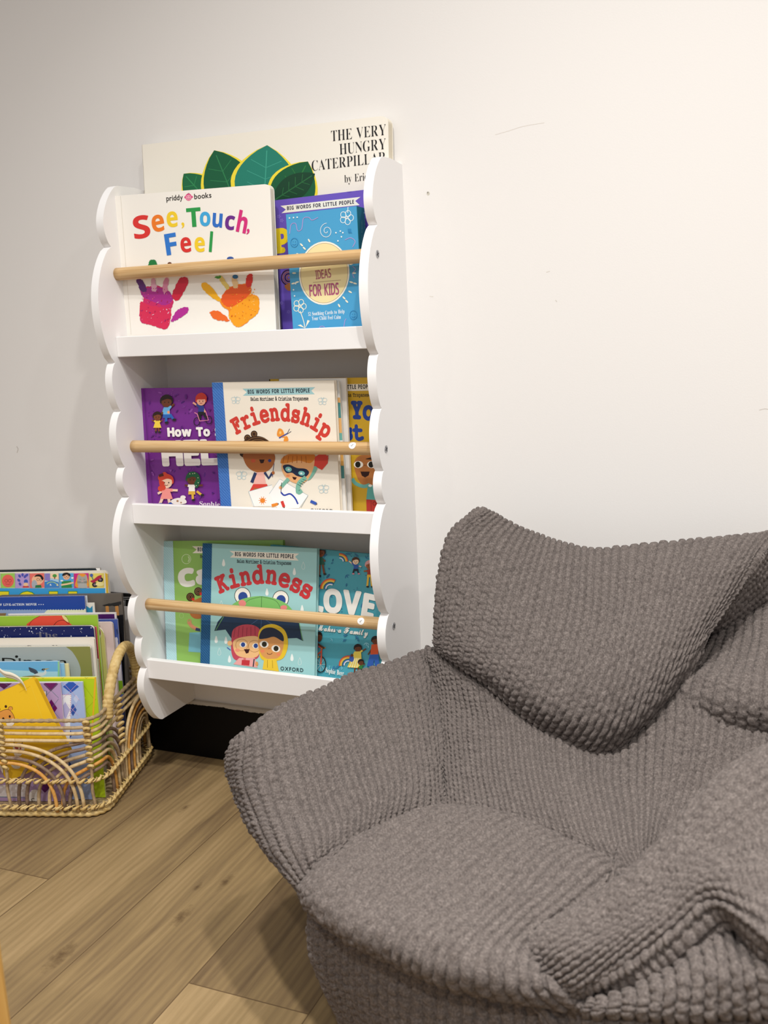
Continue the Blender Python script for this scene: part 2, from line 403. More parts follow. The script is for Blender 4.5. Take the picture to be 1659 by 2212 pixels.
def build_floor():
    x0, w, L = -0.533, 0.178, 1.22
    vs, fs, grain, edge, col = [], [], [], [], []
    rnd = random.Random(11); fixed = {-1: -0.604, -4: -0.468, -2: 0.35, -3: 0.42}
    shade = {(-1, 1): 0.18, (-1, 0): 0.95, (-4, 1): 0.25, (-4, 0): 0.9, (-2, 0): 0.4, (-3, 0): 0.6}
    for k in range(-20, 19):
        j = fixed.get(k, -rnd.random()*L); n = 0
        ys = sorted([j+i*L for i in range(-6, 3)])
        for i in range(len(ys)-1):
            ya, yb = max(ys[i], -5.0), min(ys[i+1], 0.0)
            if yb <= ya: continue
            side = 1 if ys[i] >= j-1e-6 else (0 if ys[i+1] <= j+1e-6 and ys[i+1] > j-L/2 else 2)
            c = shade.get((k, side), rnd.random()); ou, ov = rnd.random()*9, rnd.random()*9
            # split the plank in nine so that the edge map can hold a distance to the edges
            e = 0.004; xs = [x0+k*w, x0+k*w+e, x0+(k+1)*w-e, x0+(k+1)*w]
            yl = [ya, min(ya+e, yb), max(yb-e, ya), yb]
            for a in range(3):
                for b in range(3):
                    i0 = len(vs)
                    for (p, q) in ((a, b), (a+1, b), (a+1, b+1), (a, b+1)):
                        vs.append((xs[p], yl[q], 0.0)); grain.append((xs[p]+ou, yl[q]+ov))
                        edge.append((0.0 if p in (0, 3) else e, (0.0 if q in (0, 3) else e)))
                    fs.append((i0, i0+1, i0+2, i0+3)); col.append(c)
    me = bpy.data.meshes.new('floor'); me.from_pydata(vs, [], fs); me.materials.append(M_FLOOR)
    for nm, dat in (('grain', grain), ('edge', edge)):
        u = me.uv_layers.new(name=nm)
        for lp in me.loops: u.data[lp.index].uv = dat[lp.vertex_index]
    a = me.attributes.new('plank', 'FLOAT', 'FACE'); a.data.foreach_set('value', col)
    o = bpy.data.objects.new('floor', me); COL.objects.link(o); return tag(o, kind='structure')
build_floor()
mb = MB(); mb.box((-4.2, -0.010, 0.0), (2.8, 0.001, 0.119), M_SKIRT)
tag(mb.build('baseboard_back', bevel=0.002), kind='structure')

# ------------------------------------------------------------------ wall bookshelf with scalloped sides
XL, XR, PT = -1.0885, -0.5971, 0.015
def scallop():
    K = [((-0.082, 1.099), (-0.128, 1.045), (-0.115, 0.995)), ((-0.115, 0.995), (-0.163, 0.905), (-0.134, 0.799)),
         ((-0.134, 0.799), (-0.1475, 0.761), (-0.131, 0.714)), ((-0.131, 0.714), (-0.1515, 0.670), (-0.134, 0.615)),
         ((-0.134, 0.615), (-0.1455, 0.590), (-0.131, 0.561)), ((-0.131, 0.561), (-0.172, 0.480), (-0.138, 0.378)),
         ((-0.138, 0.378), (-0.158, 0.343), (-0.142, 0.298)), ((-0.142, 0.298), (-0.1535, 0.270), (-0.143, 0.237)),
         ((-0.143, 0.237), (-0.157, 0.190), (-0.1125, 0.1225))]
    pts = [(0.0, 1.097), (-0.05, 1.1005)]
    for a, b, c in K:
        a, b, c = map(np.array, (a, b, c)); d1 = np.linalg.norm(b-a); d2 = np.linalg.norm(c-b); tm = d1/(d1+d2)
        # rounder than a parabola: two quarter ellipses joined at the crest
        ax = (c-a)/np.linalg.norm(c-a); nx = np.array([-ax[1], ax[0]]); hb = (b-a)@nx; lb = (b-a)@ax; lt = np.linalg.norm(c-a)
        for i in range(0, 27):
            t = i/26*lt
            q = abs(t-lb)/(lb if t < lb else lt-lb); q = min(q, 1)
            h = hb*(0.45*math.sqrt(max(0, 1-q*q))+0.55*(1-q*q))
            if pts and i == 0 and np.linalg.norm(np.array(pts[-1])-a) < 1e-5: continue
            pts.append(tuple(a+ax*t+nx*h))
    pts.append((0.0, 0.1205))
    return pts
shelf = tag(empty('wall_bookshelf', ((XL+XR)/2, 0, 0.12)), 'white wall-mounted bookshelf with scalloped sides and three pine rails', 'bookshelf')
SC = scallop()
def side_panel(x0, x1):
    sh = -0.016 if x0 < XL else 0.0                   # the unit hangs a little skew: its left side stands further out
    mb = MB(); mb.prism([(y+sh*min(1, max(0, (-y-0.05)/0.03))*min(1, max(0, (z-0.24)/0.22)), z) for y, z in SC], x0, x1, M_WHITE, lambda a, b, w: (w, a, b)); return mb
for x0, x1 in ((XL-PT, XL), (XR-PT, XR)):
    p = side_panel(x0, x1).build('side_panel', shelf, soft=42)
    if x1 == XR:
        for z in (0.9507, 0.6477, 0.3516):
            s = MB(); y = -0.1205
            rim = [(0.0062*math.cos(t), 0.0062*math.sin(t)) for t in (2*pi*i/20 for i in range(20))]
            s.prism(rim, -0.002, 0.0006, M_STEEL, lambda a, b, w: (XR+w, y+a, z+b))
            for q in range(4):
                c, sn = math.cos(q*pi/2+0.4), math.sin(q*pi/2+0.4)
                s.prism([(0.0004, -0.0008), (0.0044, -0.0005), (0.0044, 0.0005), (0.0004, 0.0008)], 0.0006, 0.0009, M_DARK, lambda a, b, w: (XR+w, y+a*c-b*sn, z+a*sn+b*c))
            s.prism([(x*0.28, yy*0.28) for x, yy in rim], 0.0006, 0.001, M_DARK, lambda a, b, w: (XR+w, y+a, z+b))
            s.build('screw', p)
LIPS = ((0.808, 0.843), (0.511, 0.547), (0.216, 0.253))
ZF = [a+0.012 for a, b in LIPS]
for a, b in LIPS:
    mb = MB(); mb.box((XL, -0.1425, a), (XR-PT, -0.1305, b), M_WHITE); mb.build('front_lip', shelf, bevel=0.0012)
    mb = MB(); mb.box((XL, -0.1305, a), (XR-PT, -0.001, a+0.012), M_WHITE); mb.build('shelf_board', shelf, bevel=0.0006)
M_STICK = mat('white sticker', '#f3f1ee', 0.4, 0.3)
for i, (z, sx) in enumerate(((0.9495, None), (0.6485, (760, 962)), (0.354, (779, 1342)))):
    mb = MB(); y = -0.1215
    n = 40; mb.tube([(XL+(XR-PT-XL)*k/n, y, z) for k in range(n+1)], 0.0108, M_DOWEL, 28)
    r = mb.build('rail', shelf)
    if sx:
        # round sticker wrapped on the rail, with its numeral
        p = at_y(sx[0], sx[1], y-0.0105); th0 = math.asin(max(-1, min(1, (p[2]-z)/0.0108)))
        st = MB(); R0 = 0.0108
        def wrap(a, b, w):
            t = th0+b/R0
            return (p[0]+a, y-(R0+0.00025+w)*math.cos(t), z+(R0+0.00025+w)*math.sin(t))
        nn = 24
        ring = [[(0.0062*q*math.cos(2*pi*k/nn), 0.0062*q*math.sin(2*pi*k/nn)) for k in range(nn)] for q in (0.34, 0.67, 1.0)]
        vs = [wrap(0, 0, 0)]+[wrap(a, b, 0) for rr in ring for a, b in rr]
        fs = [(0, 1+k, 1+(k+1) % nn) for k in range(nn)]
        for q in range(2):
            for k in range(nn): fs.append((1+q*nn+k, 1+(q+1)*nn+k, 1+(q+1)*nn+(k+1) % nn, 1+q*nn+(k+1) % nn))
        st.add(vs, fs, M_STICK, True)
        gv, gf, gw = glyph('5', ''); sc_ = 0.0062; ca, sa = math.cos(-0.9), math.sin(-0.9)
        g2 = [((x-gw/2)*sc_, (yy-0.36)*sc_) for x, yy in gv]
        st.add([wrap(x*ca-yy*sa, x*sa+yy*ca, 0.0002) for x, yy in g2], gf, ink('#2a2a2a'))
        tag(st.build('sticker', r), 'white round sticker with a 5')
# ------------------------------------------------------------------ picture books on the shelf
def cover_plane(Yb, Yt, z0, zt, s=0.0, Xm=-0.84):
    n = np.array([s, -1.0, (Yt-Yb)/(zt-z0)]); n /= np.linalg.norm(n)
    return np.array([Xm, Yb, z0]), n
def shelf_book(name, label, cat, group, plane, zf, tl, tr, T, cover, W=None, anchor='L', **kw):
    o, n = plane
    A, B = at_plane(*tl, o, n), at_plane(*tr, o, n)
    u = B-A; w = np.linalg.norm(u); u /= w; v = np.cross(n, u)
    if W:
        if anchor == 'L': B = A+u*W
        else: A = B-u*W
        w = W
    back = -n*T                                           # the lowest corner of front and back touches the board
    lo = min(p[2]+min(0, back[2]) for p in (A, B)); H = (lo-zf-0.0004)/v[2]
    return book(name, label, cat, group, A-v*H, u, v, w, H, T, cover, **kw)
def kid(b, x, y, s, skin, hair, top, low, arms=((-1.1, 0.2), (1.1, 0.2)), legs=((-0.4, 2.6), (0.4, 2.6)), lean=0, dress=False, bald=False, shoe='#222222'):
    """small printed child; (x,y) = head centre, s = head radius, crop pixels"""
    nx, ny = x-lean*s, y+1.0*s; hx, hy = x-lean*1.6*s, y+2.3*s
    for dx, dy in legs:
        b.line([(hx+dx*0.5*s, hy-0.1*s), (hx+dx*s, y+(dy+1.0)*s)], 0.42*s, skin if dress else low)
        b.ell(hx+dx*s+0.12*s, y+(dy+1.0)*s, 0.34*s, 0.2*s, shoe)
    for dx, dy in arms: b.line([(nx+math.copysign(0.35, dx)*s, ny+0.25*s), (nx+dx*s, ny+dy*s)], 0.34*s, skin)
    if dress: b.poly([(nx-0.4*s, ny), (nx+0.4*s, ny), (hx+0.95*s, hy+0.3*s), (hx-0.95*s, hy+0.3*s)], top)
    else:
        b.poly([(nx-0.5*s, ny), (nx+0.5*s, ny), (hx+0.6*s, hy), (hx-0.6*s, hy)], top)
        b.poly([(hx-0.6*s, hy-0.1*s), (hx+0.6*s, hy-0.1*s), (hx+0.65*s, hy+0.5*s), (hx-0.65*s, hy+0.5*s)], low)
    for dx, dy in arms: b.line([(nx+math.copysign(0.35, dx)*s, ny+0.25*s), (nx+dx*0.55*s, ny+dy*0.6*s+0.1*s)], 0.46*s, top)
    if not bald: b.blob([(x-1.05*s, y+0.3*s), (x-0.95*s, y-0.7*s), (x, y-1.2*s), (x+0.95*s, y-0.7*s), (x+1.0*s, y+0.3*s), (x, y+0.2*s)], hair)
    b.ell(x, y+0.12*s, 0.86*s, 0.86*s, skin)
    b.blob([(x-0.95*s, y-0.1*s), (x-0.8*s, y-0.75*s), (x, y-1.1*s), (x+0.8*s, y-0.7*s), (x+0.85*s, y-0.3*s), (x+0.1*s, y-0.45*s)], hair)
    for q in (-0.3, 0.35): b.ell(x+q*s, y+0.15*s, 0.09*s, 0.12*s, '#1d1510')
    b.arc(x, y+0.4*s, 0.25*s, 0.18*s, 15, 165, 0.1*s, '#7a2a24', 6)
def banner(b, pts, col): b.poly(pts, col)

# --- upper shelf
def art_big(b):
    b.use(190, 230, 2.2726)
    def leaf(tip, root, wd, col, rib, rim=None):
        a, c = np.array(root, float), np.array(tip, float); d = c-a; n = np.array([-d[1], d[0]]); n /= np.linalg.norm(n)
        sh = lambda g: [tuple(a+d*t+n*g*wd*math.sin(pi*t)**0.8) for t in np.linspace(0, 1, 15)]+[tuple(a+d*t-n*g*wd*math.sin(pi*t)**0.8) for t in np.linspace(1, 0, 15)[1:-1]]
        if rim: b.poly(sh(1.13), rim)
        b.poly(sh(1.0), col); b.line([tuple(a+d*0.05), tuple(a+d*0.93)], 5, rib)
        for t in (0.25, 0.4, 0.55, 0.7):
            p = a+d*t
            for sg in (1, -1): b.line([tuple(p), tuple(p+d*0.1+n*sg*wd*0.62*math.sin(pi*t))], 3, rib)
    leaf((470, 330), (640, 520), 80, '#12663e', '#2d8a52', '#f3dc3c')
    leaf((620, 215), (760, 560), 120, '#0e5a38', '#2a7d4c', '#f3dc3c')
    leaf((880, 190), (860, 560), 150, '#1f7d6a', '#3d9c86', '#f3dc3c')
    leaf((1080, 270), (930, 560), 110, '#0f5a36', '#2e7a3c', '#f3dc3c')
    leaf((1115, 330), (900, 470), 62, '#0d3f27', '#27683a')
    for txt, y0, y1, x0, cp in (('THE VERY', 172, 140, 1195, 54), ('HUNGRY', 237, 209, 1236, 54), ('CATERPILLAR', 317, 274, 1100, 52)):
        b.text(txt, [(x0, y0), (1464, y1)], cp, '#1b1a1c', 'didone', 0, 0.055)
    b.text('by Eric Carle', [(1260, 374), (1470, 352)], 38, '#1b1a1c', 'didone', 0, 0.05)
G1 = 'picture books on the upper shelf'
shelf_book('board_book', 'oversized cream board book with green leaf art, at the back of the upper shelf', 'book', G1,
    cover_plane(-0.040, -0.026, 0.82, 1.17), ZF[0], (281, 316), (838, 249), 0.020, '#efe9dc', W=0.474, anchor='R', kind='board', r=0.012, corners='R', art=art_big)

def art_touch(b):
    b.use(190, 230, 2.2726)
    b.line([(160, 440), (212, 1120)], 2.0, '#d9d2c4')
    b.text('priddy', [(386, 464), (466, 458)], 27, '#3a3632', '', 0.03)
    b.text('books', [(523, 455), (606, 447)], 27, '#3a3632', '', 0.03)
    b.ell(494, 445, 16, 18, '#e0588c'); b.ell(477, 446, 4, 5, '#e0588c'); b.ell(512, 444, 4, 5, '#e0588c'); b.ell(494, 447, 12, 13, '#f2a0b8')
    b.arc(494, 449, 7, 6, 10, 170, 2, '#a02850', 6); b.ell(489, 443, 1.6, 1.6, '#6a1838'); b.ell(499, 442, 1.6, 1.6, '#6a1838'); b.arc(495, 430, 5, 4, 120, 330, 1.6, '#7a2248', 6)
    L = [('S', 226, 314, 645, 118, -8, '#d9332e'), ('e', 316, 384, 612, 112, -10, '#ee7d23'), ('e', 386, 448, 590, 104, -5, '#f3cf2b'), (',', 455, 478, 584, 88, 0, '#f3cf2b'),
         ('T', 484, 562, 590, 100, -4, '#2b9a4a'), ('o', 546, 606, 586, 96, 0, '#3fa9e0'), ('u', 606, 662, 592, 96, 5, '#2f6fc8'), ('c', 667, 722, 604, 96, 6, '#6b2a8c'), ('h', 722, 778, 618, 110, 12, '#d32f7c'), (',', 775, 797, 615, 88, 8, '#d32f7c'),
         ('F', 384, 448, 726, 112, -8, '#2f78d0'), ('e', 455, 515, 714, 100, -6, '#d9332e'), ('e', 522, 580, 712, 98, -2, '#f3cf2b'), ('l', 590, 612, 713, 102, 4, '#2b9a4a')]
    for c, x0, x1, y, cap, rot, col in L:
        d = math.tan(math.radians(rot))*(x1-x0)
        b.text(c, [(x0+5, y-d/2), (x1-5, y+d/2)], cap*0.96, col, 'bold', 0.012, 0)
    # two printed hand shapes in paint
    b.blob([(262, 900), (330, 880), (390, 900), (420, 945), (408, 1000), (400, 1060), (378, 1094), (320, 1072), (262, 1058), (256, 980), (275, 950)], '#c92664', rough=2.6)
    b.blob([(258, 960), (300, 975), (360, 985), (408, 995), (402, 1060), (380, 1092), (318, 1074), (266, 1052)], '#d42a54', rough=2.6)
    b.blob([(262, 896), (330, 888), (392, 905), (418, 948), (380, 975), (300, 950), (268, 930)], '#a82a8a', rough=2.6)
    b.blob([(238, 852), (268, 855), (290, 905), (262, 905)], '#5a2472', rough=2.6); b.blob([(452, 845), (488, 842), (490, 870), (448, 948), (420, 945), (416, 915)], '#cf2440', rough=2.6)
    b.blob([(412, 1040), (440, 1000), (488, 985), (490, 1010), (440, 1046), (410, 1056)], '#b32a94', rough=2.6)
    b.blob([(312, 852), (330, 850), (338, 900), (316, 905)], '#dfa9c0', rough=2.6); b.blob([(375, 850), (396, 846), (388, 908), (368, 905)], '#d98aa8', rough=2.6)
    b.blob([(298, 776), (305, 756), (322, 752), (338, 765), (336, 790), (300, 792)], '#1f7a3c', rough=2.6); b.ell(402, 772, 10, 8, '#6a3a22')
    b.blob([(652, 948), (690, 890), (760, 870), (800, 885), (806, 920), (836, 935), (840, 1000), (800, 1045), (738, 1084), (700, 1045), (690, 1000), (660, 980)], '#ef8a1e', rough=2.6)
    b.blob([(700, 1000), (760, 950), (830, 930), (838, 1004), (800, 1044), (736, 1082), (696, 1040)], '#f2a01f', rough=2.6)
    b.blob([(655, 950), (690, 895), (770, 872), (802, 900), (770, 945), (700, 985)], '#e65a22', rough=2.6)
    b.blob([(558, 872), (585, 866), (646, 935), (648, 955), (620, 945), (566, 898)], '#f2b21c', rough=2.6); b.blob([(600, 1010), (640, 1004), (690, 1042), (688, 1054), (625, 1044)], '#ea6a24', rough=2.6)
    b.blob([(782, 830), (808, 824), (802, 880), (778, 882)], '#d8342a', rough=2.6); b.blob([(708, 840), (728, 838), (738, 885), (716, 890)], '#e8c490', rough=2.6); b.blob([(640, 838), (658, 834), (696, 888), (676, 895)], '#e2c86a', rough=2.6)
    b.blob([(626, 836), (650, 832), (652, 842), (630, 844)], '#4d9a34', rough=2.6); b.ell(724, 836, 14, 10, '#2f6a9a'); b.ell(700, 748, 17, 11, '#3356a0')
    rnd = random.Random(3)
    for _ in range(46):
        x, y = rnd.uniform(262, 410), rnd.uniform(890, 1070)
        b.ell(x, y, rnd.uniform(1.5, 7), rnd.uniform(1, 3), rnd.choice(['#ad1f52', '#e7a9c2', '#8f2377', '#dd5a86']), rnd.uniform(0, 180), 8)
        x, y = rnd.uniform(690, 825), rnd.uniform(895, 1050)
        b.ell(x, y, rnd.uniform(1.5, 7), rnd.uniform(1, 3), rnd.choice(['#d66412', '#f7c46a', '#e07a18', '#f5b83c']), rnd.uniform(0, 180), 8)
shelf_book('board_book', 'white board book with rainbow lettering and painted handprints on the upper shelf', 'book', G1,
    cover_plane(-0.1005, -0.099, 0.82, 1.08, 0.035), ZF[0], (246, 423.6), (583, 397.0), 0.015, '#f4f0e8', kind='board', r=0.010, corners='R', art=art_touch)

def art_purple_top(b):
    b.use(190, 230, 2.2726)
    b.poly([(945, 488), (1338, 444), (1312, 464), (1334, 484), (950, 524), (972, 506)], '#efe8d8')
    b.text('BIG WORDS FOR LITTLE PEOPLE', [(978, 509), (1306, 477)], 19, '#26223c', 'bold', 0.02, 0.16)
    b.ell(1282, 412, 16, 11, '#5a44a8')
    b.text('P', [(925, 716), (985, 708)], 112, '#f1d226', 'slab', 0.07)
    for i in range(4): b.arc(985, 840, 8+9*i, 10+9*i, 0, 360, 5, '#3a2018' if i % 2 else '#9a6238', 18)
    b.blob([(965, 880), (1000, 868), (1010, 890), (985, 905)], '#a9683c')
    for x, y in ((952, 560), (938, 540), (985, 1008), (950, 965), (992, 545)):
        for k in range(5): b.ell(x+6*math.cos(k*1.257), y+6*math.sin(k*1.257), 4, 2.4, '#8d78cf', math.degrees(k*1.257), 8)
shelf_book('hardcover_book', 'purple book with cream ribbon banner, behind the blue card box', 'book', G1,
    cover_plane(-0.066, -0.058, 0.82, 1.03), ZF[0], (592, 433), (786, 410), 0.010, '#6a53b5', W=0.205, anchor='L', art=art_purple_top)

def art_cards(b):
    b.use(190, 230, 2.2726)
    b.ell(1160, 818, 124, 156, '#f4efdf', 3, 40); b.ell(1160, 818, 117, 148, '#a58a6c', 3, 40); b.ell(1160, 818, 115, 146, '#efdfa8', 3, 40)
    b.text('IDEAS', [(1120, 848), (1194, 838)], 44, '#b06a74', 'light', 0.03, 0.12)
    b.line([(1105, 864), (1242, 852)], 2.2, '#a5806a')
    b.text('FOR KIDS', [(1090, 932), (1232, 922)], 58, '#b0567c', 'light', 0.03, 0.12)
    b.text('52 Soothing Cards to Help', [(1082, 1028), (1260, 1014)], 19, '#f2f4f2', 'serif', 0, 0.07)
    b.text('Your Child Feel Calm', [(1100, 1050), (1242, 1042)], 19, '#f2f4f2', 'serif', 0, 0.07)
    def flower(x, y, r, col, wd=3):
        for k in range(5):
            t = k*1.257-1.2; b.arc(x+r*math.cos(t), y+r*math.sin(t), r*0.62, r*0.72, 0, 360, wd, col, 12)
        b.arc(x, y, r*0.22, r*0.22, 0, 360, wd, col, 8)
    flower(1270, 545, 21, '#e9f2f4'); b.line([(1277, 492), (1276, 522)], 3, '#e9f2f4')
    flower(1040, 980, 20, '#f6f0d8'); b.line([(1042, 1004), (1058, 1050), (1066, 1088)], 3.5, '#f6f0d8', 4)
    for p in ([(1066, 1088), (1030, 1075), (1045, 1070)], [(1068, 1086), (1078, 1048), (1090, 1052)]): b.poly(p, '#f6f0d8')
    b.line([(990, 625), (998, 580), (1020, 575), (1030, 610), (1050, 600), (1058, 550), (1085, 545), (1100, 558), (1130, 545)], 3, '#b79ad6', 4)
    b.line([(1262, 655), (1290, 645), (1312, 662), (1300, 690)], 3, '#b79ad6', 4); b.line([(1300, 785), (1314, 800), (1300, 820), (1308, 842)], 3, '#b79ad6', 4)
    b.line([(1256, 1085), (1262, 1050), (1268, 1042)], 3, '#b79ad6'); b.arc(1150, 1096, 16, 18, 180, 360, 3, '#b79ad6')
    b.line([(1172+(1+0.9*t)*3.2*math.cos(t), 612+(1+0.9*t)*3.6*math.sin(t)) for t in np.linspace(0, 11, 34)], 3, '#d9e6ee')
    for i in range(24):
        t = i/24*2*pi
        if not 0.25 < (t/(2*pi)) % 0.5 < 0.42:
            for r in (172, 196) if i % 2 else (184,):
                x, y = 1160+r*0.80*math.cos(t), 818+r*math.sin(t)
                if y > 640 and abs(math.sin(t)) < 0.95: b.ell(x, y, 10, 4, '#f3eed6', math.degrees(t), 10)
    for x, y in ((1218, 620), (1245, 640), (1252, 620), (1228, 660), (1240, 612), (990, 548), (1010, 546), (1028, 544), (1020, 870), (1010, 900), (1015, 930)): b.ell(x, y, 4, 4, '#e6eff2', 0, 8)
    for i in range(3): b.arc(1290+i*6, 606, 12, 18, 120, 200, 3, '#2c86bf', 6)
    for x, y in ((1014, 668), (1304, 1024)):
        b.arc(x, y, 18, 22, 0, 360, 2.5, '#2f86be'); b.ell(x-6, y-5, 2, 2, '#2f86be', 0, 6); b.ell(x+6, y-5, 2, 2, '#2f86be', 0, 6); b.arc(x, y+3, 9, 8, 15, 165, 2, '#2f86be', 6)
o_, n_ = cover_plane(-0.1035, -0.098, 0.82, 1.03, -0.02, -0.68)
A_, B_ = at_plane(617.5, 463, o_, n_), at_plane(770, 445, o_, n_); u_ = B_-A_; w_ = np.linalg.norm(u_); u_ /= w_; v_ = np.cross(n_, u_)
H_ = (min(A_[2], B_[2])-ZF[0]-0.0015)/v_[2]
box_root = tag(empty('card_box'), 'blue box of cards with a pale yellow circle on the upper shelf', 'card box', G1)
mbx = MB(); bx = Board(mbx, A_-v_*H_, u_, v_, w_, H_)
mbx.box((0, 0, -0.028), (w_, H_*0.62, 0), ink('#4aa0cf'), bx.frame); art_cards(bx)
mbx.build('box_base', box_root)
mbl = MB(); bl = Board(mbl, A_-v_*H_, u_, v_, w_, H_); sd = ink('#1f7684')
mbl.box((0, H_*0.622, -0.028), (w_, H_, -0.0001), ink('#4aa0cf'), bl.frame); mbl.box((w_, 0.0, -0.028), (w_+0.0005, H_, -0.0004), sd, bl.frame)
side = Board(mbl, bl.frame(w_+0.0005, 0, -0.0004), -bl.n, bl.v, 0.0276, H_); side.use(190, 230, 2.2726)
side.text('Soothing Cards', [side_p for side_p in ((1347, 720), (1346, 560))], 9, '#7fb9bf', 'serif', 0, 0.06)
side.text('Your Child', [(1362, 655), (1361, 545)], 9, '#7fb9bf', 'serif', 0, 0.06)
side.ell(1356, 522, 3, 4, '#9fd0d4', 0, 8)
mbl.build('box_lid', box_root)

# --- middle shelf
G2 = 'picture books on the middle shelf'
def sprinkle(b, x0, y0, x1, y1, n, cols, seed, s=7):
    r = random.Random(seed)
    for _ in range(n):
        x, y = r.uniform(x0, x1), r.uniform(y0, y1); c = r.choice(cols); k = r.randrange(4); q = s*r.uniform(0.6, 1.3); t = r.uniform(0, 360)
        if k == 0: b.ell(x, y, q, q*0.4, c, t, 8)
        elif k == 1:
            for i in range(3): b.ell(x+q*0.7*math.cos(math.radians(t+i*50)), y+q*0.7*math.sin(math.radians(t+i*50)), q*0.7, q*0.22, c, t+i*50, 8)
        elif k == 2: b.poly([(x-q*0.6, y-q*0.4), (x+q*0.6, y-q*0.3), (x+q*0.1, y+q*0.7)], c)
        else:
            for i in range(4): b.ell(x+q*math.cos(i*2.1+t), y+q*math.sin(i*1.7+t), q*0.2, q*0.2, c, 0, 6)
def art_help(b):
    b.use(220, 730, 2.37)
    sprinkle(b, 240, 270, 700, 850, 120, ['#5a1a78', '#4a1470', '#8f4aa6', '#7d3a98', '#5f2386'], 5, 11)
    b.line([(216, 262), (262, 842)], 3.0, '#5f1c74')
    kid(b, 335, 325, 30, '#6a3a20', '#241512', '#6ab4e8', '#2a62b4', ((1.3, -0.6), (-0.9, 1.2)), ((-0.1, 2.6), (1.2, 2.1)))
    kid(b, 288, 402, 22, '#7a4426', '#2a1812', '#f2d24a', '#e8a08a', ((-1.3, -0.2), (1.2, -0.1)), dress=True)
    b.ell(345, 380, 7, 8, '#f0a070', 0, 8)
    kid(b, 512, 320, 26, '#e9a88c', '#c8392c', '#2f3f8c', '#1d1d22', ((-1.6, -0.6), (0.8, 1.3)), ((-0.3, 2.4), (0.8, 2.2)))
    b.blob([(486, 312), (492, 290), (515, 280), (536, 292), (538, 312)], '#c8392c')
    for x, y in ((490, 428), (552, 420)): b.arc(x, y, 15, 20, 0, 360, 4, '#1c1420')
    b.line([(478, 382), (492, 388), (505, 425), (550, 420), (535, 375)], 4, '#e890a0')
    b.text('How To S', [(343, 503), (612, 500)], 44, '#f6f2ee', 'bold', 0.06, 0.1)
    b.text('HELP', [(320, 650), (700, 640)], 122, '#f4f0ec', 'bold', 0.06, 0.1)
    kid(b, 335, 735, 34, '#f0cdb0', '#d2452c', '#f0948c', '#f0948c', ((1.7, 0.3), (-1.3, 0.8)), ((-1.0, 2.4), (0.5, 2.3)), dress=True, shoe='#2a50a8')
    for x, y in ((305, 715), (312, 745), (305, 770), (325, 700), (318, 765)): b.ell(x, y, 14, 15, '#d2452c', 0, 10)
    b.poly([(318, 690), (295, 700), (298, 712), (322, 706)], '#4a1c12')
    b.blob([(360, 830), (395, 818), (430, 825), (436, 845), (390, 852), (365, 846)], '#f2ece2'); b.ell(420, 815, 14, 10, '#f2ece2'); b.ell(392, 834, 6, 5, '#a8784e'); b.ell(410, 842, 4, 4, '#a8784e')
    kid(b, 465, 722, 28, '#6a3a20', '#1f5a36', '#f2eee6', '#e0b040', ((-1.3, 0.1), (2.0, 0.1)), ((0.2, 2.8), (1.8, 1.9)))
    b.blob([(440, 705), (450, 688), (478, 684), (502, 700), (508, 735), (490, 768), (478, 745), (488, 720), (470, 705)], '#1f5f3a')
    for x, y in ((455, 695), (480, 692), (497, 715), (498, 740), (488, 755), (470, 694)): b.ell(x, y, 2.5, 2.5, '#e9e6c0', 0, 6)
    b.text('Sophie Beer', [(505, 858), (700, 866)], 24, '#f0e8ea', 'serif', 0, 0.06)
shelf_book('hardcover_book', 'purple hardcover with white title, at the left of the middle shelf', 'book', G2,
    cover_plane(-0.0955, -0.0835, 0.525, 0.76), ZF[1], (298.5, 838.8), (463, 836.5), 0.010, '#742a8c', W=0.235, art=art_help)

def cloth_spine(name, c0, c1):
    m = mat(name, c0, 0.75, 0.2); t = NT(m)
    tc = t.n('ShaderNodeTexCoord'); wv = t.n('ShaderNodeTexWave', _wave_type='BANDS', _bands_direction='DIAGONAL', Scale=110.0, Distortion=7.0, Detail=1.5)
    t.l(tc.outputs['Object'], wv.inputs['Vector']); wv.inputs['Detail Scale'].default_value = 40
    mx = t.n('ShaderNodeMix', _data_type='RGBA'); mx.inputs['A'].default_value = lin(c0); mx.inputs['B'].default_value = lin(c1)
    t.l(wv.outputs['Fac'], mx.inputs['Factor']); t.l(mx.outputs['Result'], t.b.inputs['Base Color'])
    return m
SP_BLUE = cloth_spine('blue cloth spine', '#2350a0', '#5a90d6'); SP_NAVY = cloth_spine('navy patterned spine', '#0f2f58', '#3a78ac'); SP_PALE = cloth_spine('pale blue spine', '#9bc8d2', '#c6e4e8')
def butterfly(b, x, y, s, col, wd=2):
    for sg in (-1, 1):
        b.arc(x+sg*s*0.55, y-s*0.35, s*0.5, s*0.42, 0, 360, wd, col, 12); b.arc(x+sg*s*0.45, y+s*0.4, s*0.38, s*0.34, 0, 360, wd, col, 12)
    b.line([(x, y-s*0.6), (x, y+s*0.6)], wd*1.4, col); b.line([(x, y-s*0.6), (x-s*0.35, y-s)], wd, col); b.line([(x, y-s*0.6), (x+s*0.35, y-s)], wd, col)
